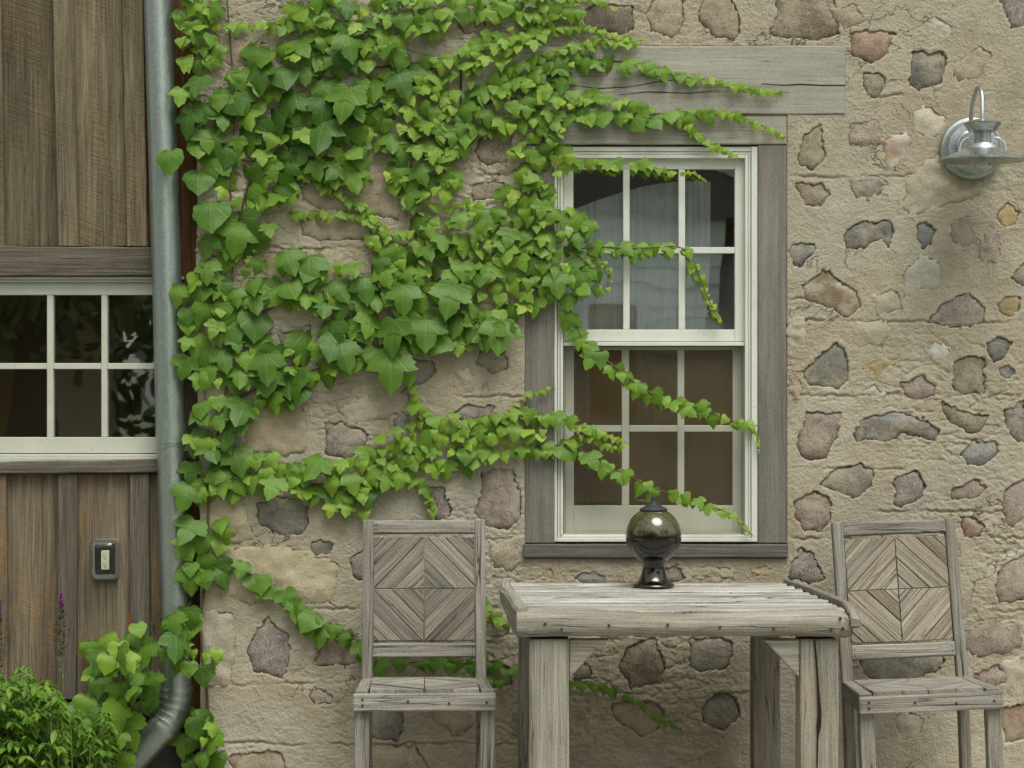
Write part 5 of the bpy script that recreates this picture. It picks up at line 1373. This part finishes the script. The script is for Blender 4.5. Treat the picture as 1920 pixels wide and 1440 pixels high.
V.strand([(1040,845),(1090,820),(1150,838),(1180,832)], 22, 8, .004, gap=.55)
V.strand([(770,890),(795,915),(808,940),(815,960)], 24, 17, .012, gap=.42)
V.strand([(455,1064),(480,1085),(520,1108),(560,1145),(600,1170),(650,1190),(690,1215)], 46, 38, .016, gap=.50, tint0=.28)
V.strand([(690,1235),(740,1245),(800,1240),(860,1244),(905,1250)], 34, 32, .014, gap=.5, tint0=.30)
V.strand([(900,1235),(930,1248),(965,1262)], 28, 20, .014, gap=.6, tint0=.35)
V.strand([(895,1262),(920,1272),(945,1284)], 28, 22, .014, gap=.6, tint0=.32)
V.strand([(905,1125),(925,1150),(950,1172)], 24, 20, .012, gap=.5, tint0=.5)
V.strand([(1060,1280),(1100,1284),(1150,1292),(1190,1312),(1225,1338),(1280,1370)], 23, 8, .012, gap=.6, tint0=.4)
V.strand([(475,470),(460,500),(450,540)], 10, 6, .01, gap=.9)
# masses
V.brush([(375,-15),(375,60),(385,125)], 80, 36, 36)
V.brush([(400,150),(425,250),(430,340)], 130, 58, 58)
V.brush([(420,330),(455,400),(440,480),(425,560)], 110, 56, 54)
V.brush([(430,520),(430,620),(430,720)], 130, 52, 52)
V.brush([(352,540),(365,620),(372,700)], 40, 46, 44)
V.brush([(405,740),(425,800),(395,860),(400,930)], 105, 54, 52)
V.brush([(372,980),(385,1060),(390,1085)], 80, 54, 50)
V.brush([(460,180),(540,170),(640,180),(710,210)], 160, 60, 60)
V.brush([(480,270),(580,290),(690,300)], 90, 60, 56)
V.brush([(500,330),(530,380)], 60, 54, 50)
V.brush([(530,30),(600,50),(690,90),(760,100)], 120, 46, 46)
V.brush([(600,80),(560,130)], 70, 46, 50)
V.brush([(700,25),(780,30),(840,25)], 70, 40, 36)
V.brush([(790,12),(900,8),(1000,8),(1090,10)], 50, 36, 32)
V.brush([(800,140),(880,110),(960,75),(1030,45)], 52, 36, 30)
V.brush([(890,175),(960,135),(1040,105),(1100,105)], 44, 36, 28)
V.brush([(740,160),(820,200),(900,215),(980,190),(1060,190)], 90, 38, 36)
V.brush([(720,230),(800,250),(880,240)], 100, 44, 42)
V.brush([(690,160),(720,200),(700,280)], 70, 50, 50)
V.brush([(740,300),(765,340)], 60, 44, 40)
V.brush([(1010,190),(1060,195),(1110,200)], 70, 34, 30)
V.brush([(1035,220),(1030,270),(1060,320)], 50, 32, 30)
V.brush([(960,270),(1000,290),(985,340)], 40, 32, 30)
V.brush([(1000,340),(985,390)], 70, 34, 36)
V.brush([(770,330),(790,380),(790,430),(755,470)], 52, 38, 38)
V.brush([(830,300),(850,340),(830,370)], 30, 42, 40)
V.brush([(720,440),(740,500)], 50, 36, 40)
V.brush([(720,540),(800,500),(880,460),(960,420),(1020,400)], 110, 42, 42, dens=.50)
V.brush([(760,570),(860,560),(960,540),(1050,510),(1070,470)], 100, 44, 42, dens=.49)
V.brush([(900,440),(980,450),(1070,450)], 90, 42, 40, dens=.49)
V.brush([(1010,380),(1050,420),(1085,450)], 60, 40, 34)
V.brush([(1070,500),(1075,560)], 40, 36, 34)
V.brush([(510,520),(580,545),(650,535),(710,545)], 75, 54, 52)
V.brush([(500,690),(560,690),(620,655),(700,640)], 80, 58, 56)
V.brush([(690,640),(780,625),(860,625),(940,620)], 50, 60, 56)
V.brush([(480,740),(560,735)], 40, 52, 50)
for (x, y, s_) in ((735, 662, 84), (740, 600, 76), (800, 600, 68), (940, 602, 72), (850, 535, 72), (757, 535, 62), (640, 645, 62), (555, 700, 62), (500, 665, 66), (318, 283, 54), (655, 165, 76), (650, 65, 60), (925, 605, 60)):
    V.add(x, y, s_, .062, RNG.uniform(.08, .28), pitch=.4, rot=RNG.gauss(0, .15), kind='lobed' if s_ != 54 else 'broad')
V.brush([(690,870),(760,835),(830,815),(900,805)], 62, 31, 31, dens=.52)
V.brush([(640,890),(720,880),(800,860),(880,845),(960,825),(1030,830)], 56, 34, 34, dens=.52)
V.brush([(460,880),(540,890),(620,905),(690,905)], 60, 52, 48)
V.brush([(620,930),(690,940)], 56, 52, 48)
V.brush([(330,1150),(352,1180)], 50, 62, 60, d=(.05, .09))
V.brush([(310,1225),(350,1232),(405,1250)], 46, 58, 50, d=(.05, .10))
V.brush([(385,1340),(392,1440)], 34, 48, 44, d=(.02, .05))
vine = empty('climbing_ivy', (PX(390), -.01, 0), 'large climbing ivy with lobed green leaves covering the stone wall and window corner', 'climbing vine')
V.realise(vine)

# ------------------------------------------------------------------ young ivy bush between the pipe and the boards
V2 = Vine()
for pts, w, s0, s1, d in (([(215,1200),(240,1250),(230,1300)], 105, 56, 58, (.02, .22)), ([(185,1290),(200,1350),(185,1430)], 100, 58, 56, (-.02, .20)), ([(262,1230),(270,1280)], 46, 50, 50, (.05, .16)),
                          ([(150,1320),(170,1420)], 90, 46, 46, (.0, .12)), ([(345,1340),(372,1440)], 40, 40, 40, (-.07, -.05)), ([(215,1210),(235,1300),(225,1420)], 110, 54, 54, (-.05, .02))):
    V2.brush(pts, w, s0, s1, d=d, tint=.30, dens=.50); V2.grid = {} if w == 100 else V2.grid
V2.add(200, 1190, 44, .16, .7); V2.add(222, 1205, 40, .18, .75); V2.add(236, 1228, 40, .2, .8); V2.add(205, 1230, 42, .2, .7); V2.add(256, 1170, 34, .1, .5)
for pts in ([(240, 1440), (235, 1330), (225, 1210)], [(250, 1440), (265, 1300), (250, 1200)], [(230, 1440), (190, 1340), (180, 1250)]): V2.stems.append((pts, .06, 45))
bush = empty('ivy_bush', (PX(240), -.08, 0), 'bushy young ivy clump between the downspout and the lower boards', 'ivy bush')
V2.realise(bush)

# ------------------------------------------------------------------ garden plants at the lower left
small_leaf = []
def plant_mass(name, label, cx0, cx1, top_fn, d0, d1, n, size, tints, seed, cat='shrub'):
    rr = random.Random(seed)
    root = empty(name, (PX((cx0 + cx1) / 2, d0), -(d0 + d1) / 2, .012), label, cat)
    inv = Matrix.Translation(-root.location)
    Vs = []; Fs = []; UV = []; TI = []; b = 0
    stems = MB()
    for k in range(n):
        px = rr.uniform(cx0, cx1); py0 = top_fn(px) + rr.random() ** .8 * 240; d = rr.uniform(d0, d1)
        c = P(px, py0, d)
        for q in range(5):
            ang = q * 1.2566 + rr.uniform(-.4, .4); sz = size * sc(d) * rr.uniform(.4, 1.5)
            R = Matrix.Translation(c) @ Matrix.Rotation(ang, 4, 'Z') @ Matrix.Rotation(rr.uniform(-1.3, -.5), 4, 'X') @ Matrix.Scale(sz, 4)
            m = np.array(inv @ R)
            v = np.array([(0, 0, 0), (.22, -.03, -.30), (.17, -.02, -.62), (0, 0, -1), (-.17, -.02, -.62), (-.22, -.03, -.30), (0, .05, -.4)])
            Vs.append(v @ m[:3, :3].T + m[:3, 3]); Fs += [(b, b + 1, b + 6), (b + 1, b + 2, b + 6), (b + 2, b + 3, b + 6), (b + 3, b + 4, b + 6), (b + 4, b + 5, b + 6), (b + 5, b, b + 6)]
            UV += [(0, 0), (.3, .3), (.2, .6), (0, 1), (-.2, .6), (-.3, .3), (0, .4)]; TI += [rr.uniform(*tints)] * 7; b += 7
        if k % 9 == 0: tube_mesh(stems, [inv @ Vector((PX((px + (cx0 + cx1) / 2) / 2, d), -d, .012)), inv @ (c * .5 + Vector((c.x, -d, .012)) * .5 + Vector((rr.uniform(-.02, .02), 0, 0))), inv @ c], [.003, .0025, .0015], 5)
    me = D.meshes.new('foliage'); me.from_pydata(np.concatenate(Vs).tolist(), [], Fs); u = me.uv_layers.new(name='UVMap')
    vi = np.empty(len(me.loops), np.int32); me.loops.foreach_get('vertex_index', vi); u.data.foreach_set('uv', np.array(UV, np.float32)[vi].ravel())
    at = me.attributes.new('tint', 'FLOAT', 'POINT'); at.data.foreach_set('value', np.array(TI, np.float32))
    o = link('foliage', me, M['leaves'], root); o['kind'] = 'stuff'
    stems.build('stems', M['tendril'], root, smooth=True)
    return root
plant_mass('garden_shrub', 'leafy green garden shrub filling the lower left corner under the boards', -60, 125, lambda x: 1255 + max(0, x - 60) * .8 + 14 * math.sin(x * .11), .25, .60, 800, 22, (.02, .6), 5)
plant_mass('garden_shrub', 'low green shrub at the foot of the boards, left of the ivy bush', 70, 210, lambda x: 1335 + 18 * math.sin(x * .08), .12, .42, 420, 20, (.02, .55), 9)
purple = plain('purple_floret', (.42, .17, .36), .7, nscale=200); spent = plain('spent_floret', (.16, .115, .055), .85, nscale=200)
def spike(px, top, mid, base, d, label, seed):
    rr = random.Random(seed)
    root = empty('flower_spike', (PX(px + 5, d), -d, .012), label, 'flower', 'tall purple flower spikes by the boards')
    inv = Matrix.Translation(-root.location)
    tube('stem', M['tendril'], root, catmull([inv @ P(px, top, d), inv @ P(px + 1, mid, d), inv @ P(px + 5, base, d), inv @ Vector((PX(px + 6, d), -d, .012))], 6), .0016, 6)
    for nm, y0, y1, m_, w in (('blossom', top, top + (mid - top) * .26, purple, 5.5), ('seed_head', top + (mid - top) * .24, mid, spent, 14)):
        mb = MB()
        for k in range(150 if nm == 'blossom' else 230):
            t = rr.random(); y = y0 + (y1 - y0) * t; a = rr.uniform(0, 6.283); r = w * (.35 + .75 * t if nm == 'blossom' else .6 + .5 * math.sin(t * 3)) * rr.uniform(.3, 1) * sc(d)
            c = inv @ (P(px, y, d) + Vector((r * math.cos(a), r * math.sin(a), 0))); s_ = rr.uniform(1.6, 3.4) * sc(d)
            u = Vector((math.cos(a), math.sin(a), rr.uniform(.2, 1.0))).normalized() * s_ * 1.5; w_ = Vector((-math.sin(a), math.cos(a), rr.uniform(-.4, .4))) * s_ * .7
            mb.face([c - u, c + w_, c + u, c - w_])
        o = mb.build(nm, m_, root); o['kind'] = 'stuff'
    for k in range(7):
        y = mid + 10 + k * 11; a = rr.uniform(0, 6.28); mb = MB(); c = inv @ P(px + 2, y, d); u = Vector((math.cos(a), math.sin(a) * .4, .5)) * .020; w_ = Vector((0, .2, .3)) * .006
        mb.face([c, c + u * .5 - w_, c + u, c + u * .5 + w_]); mb.build('leaf', M['leaf'], root, tint=.3)
spike(115, 1110, 1228, 1390, .10, 'purple tipped flower spike with brown seed head before the batten', 3)
spike(-1, 1125, 1250, 1390, .12, 'purple flower spike cut by the left edge of the photo', 4)
stk = empty('garden_stake', P(243, 1300, .05), 'thin rust red metal stake rising out of the ivy bush', 'stake')
o = bar('strip', plain('rust_red_metal', (.16, .045, .026), .8), None, P(243, 1151, .05), P(243, 1440, .05), .0105, .004, (1, 0, 0), .001); o.parent = stk; o.matrix_parent_inverse = Matrix.Translation(-stk.location)
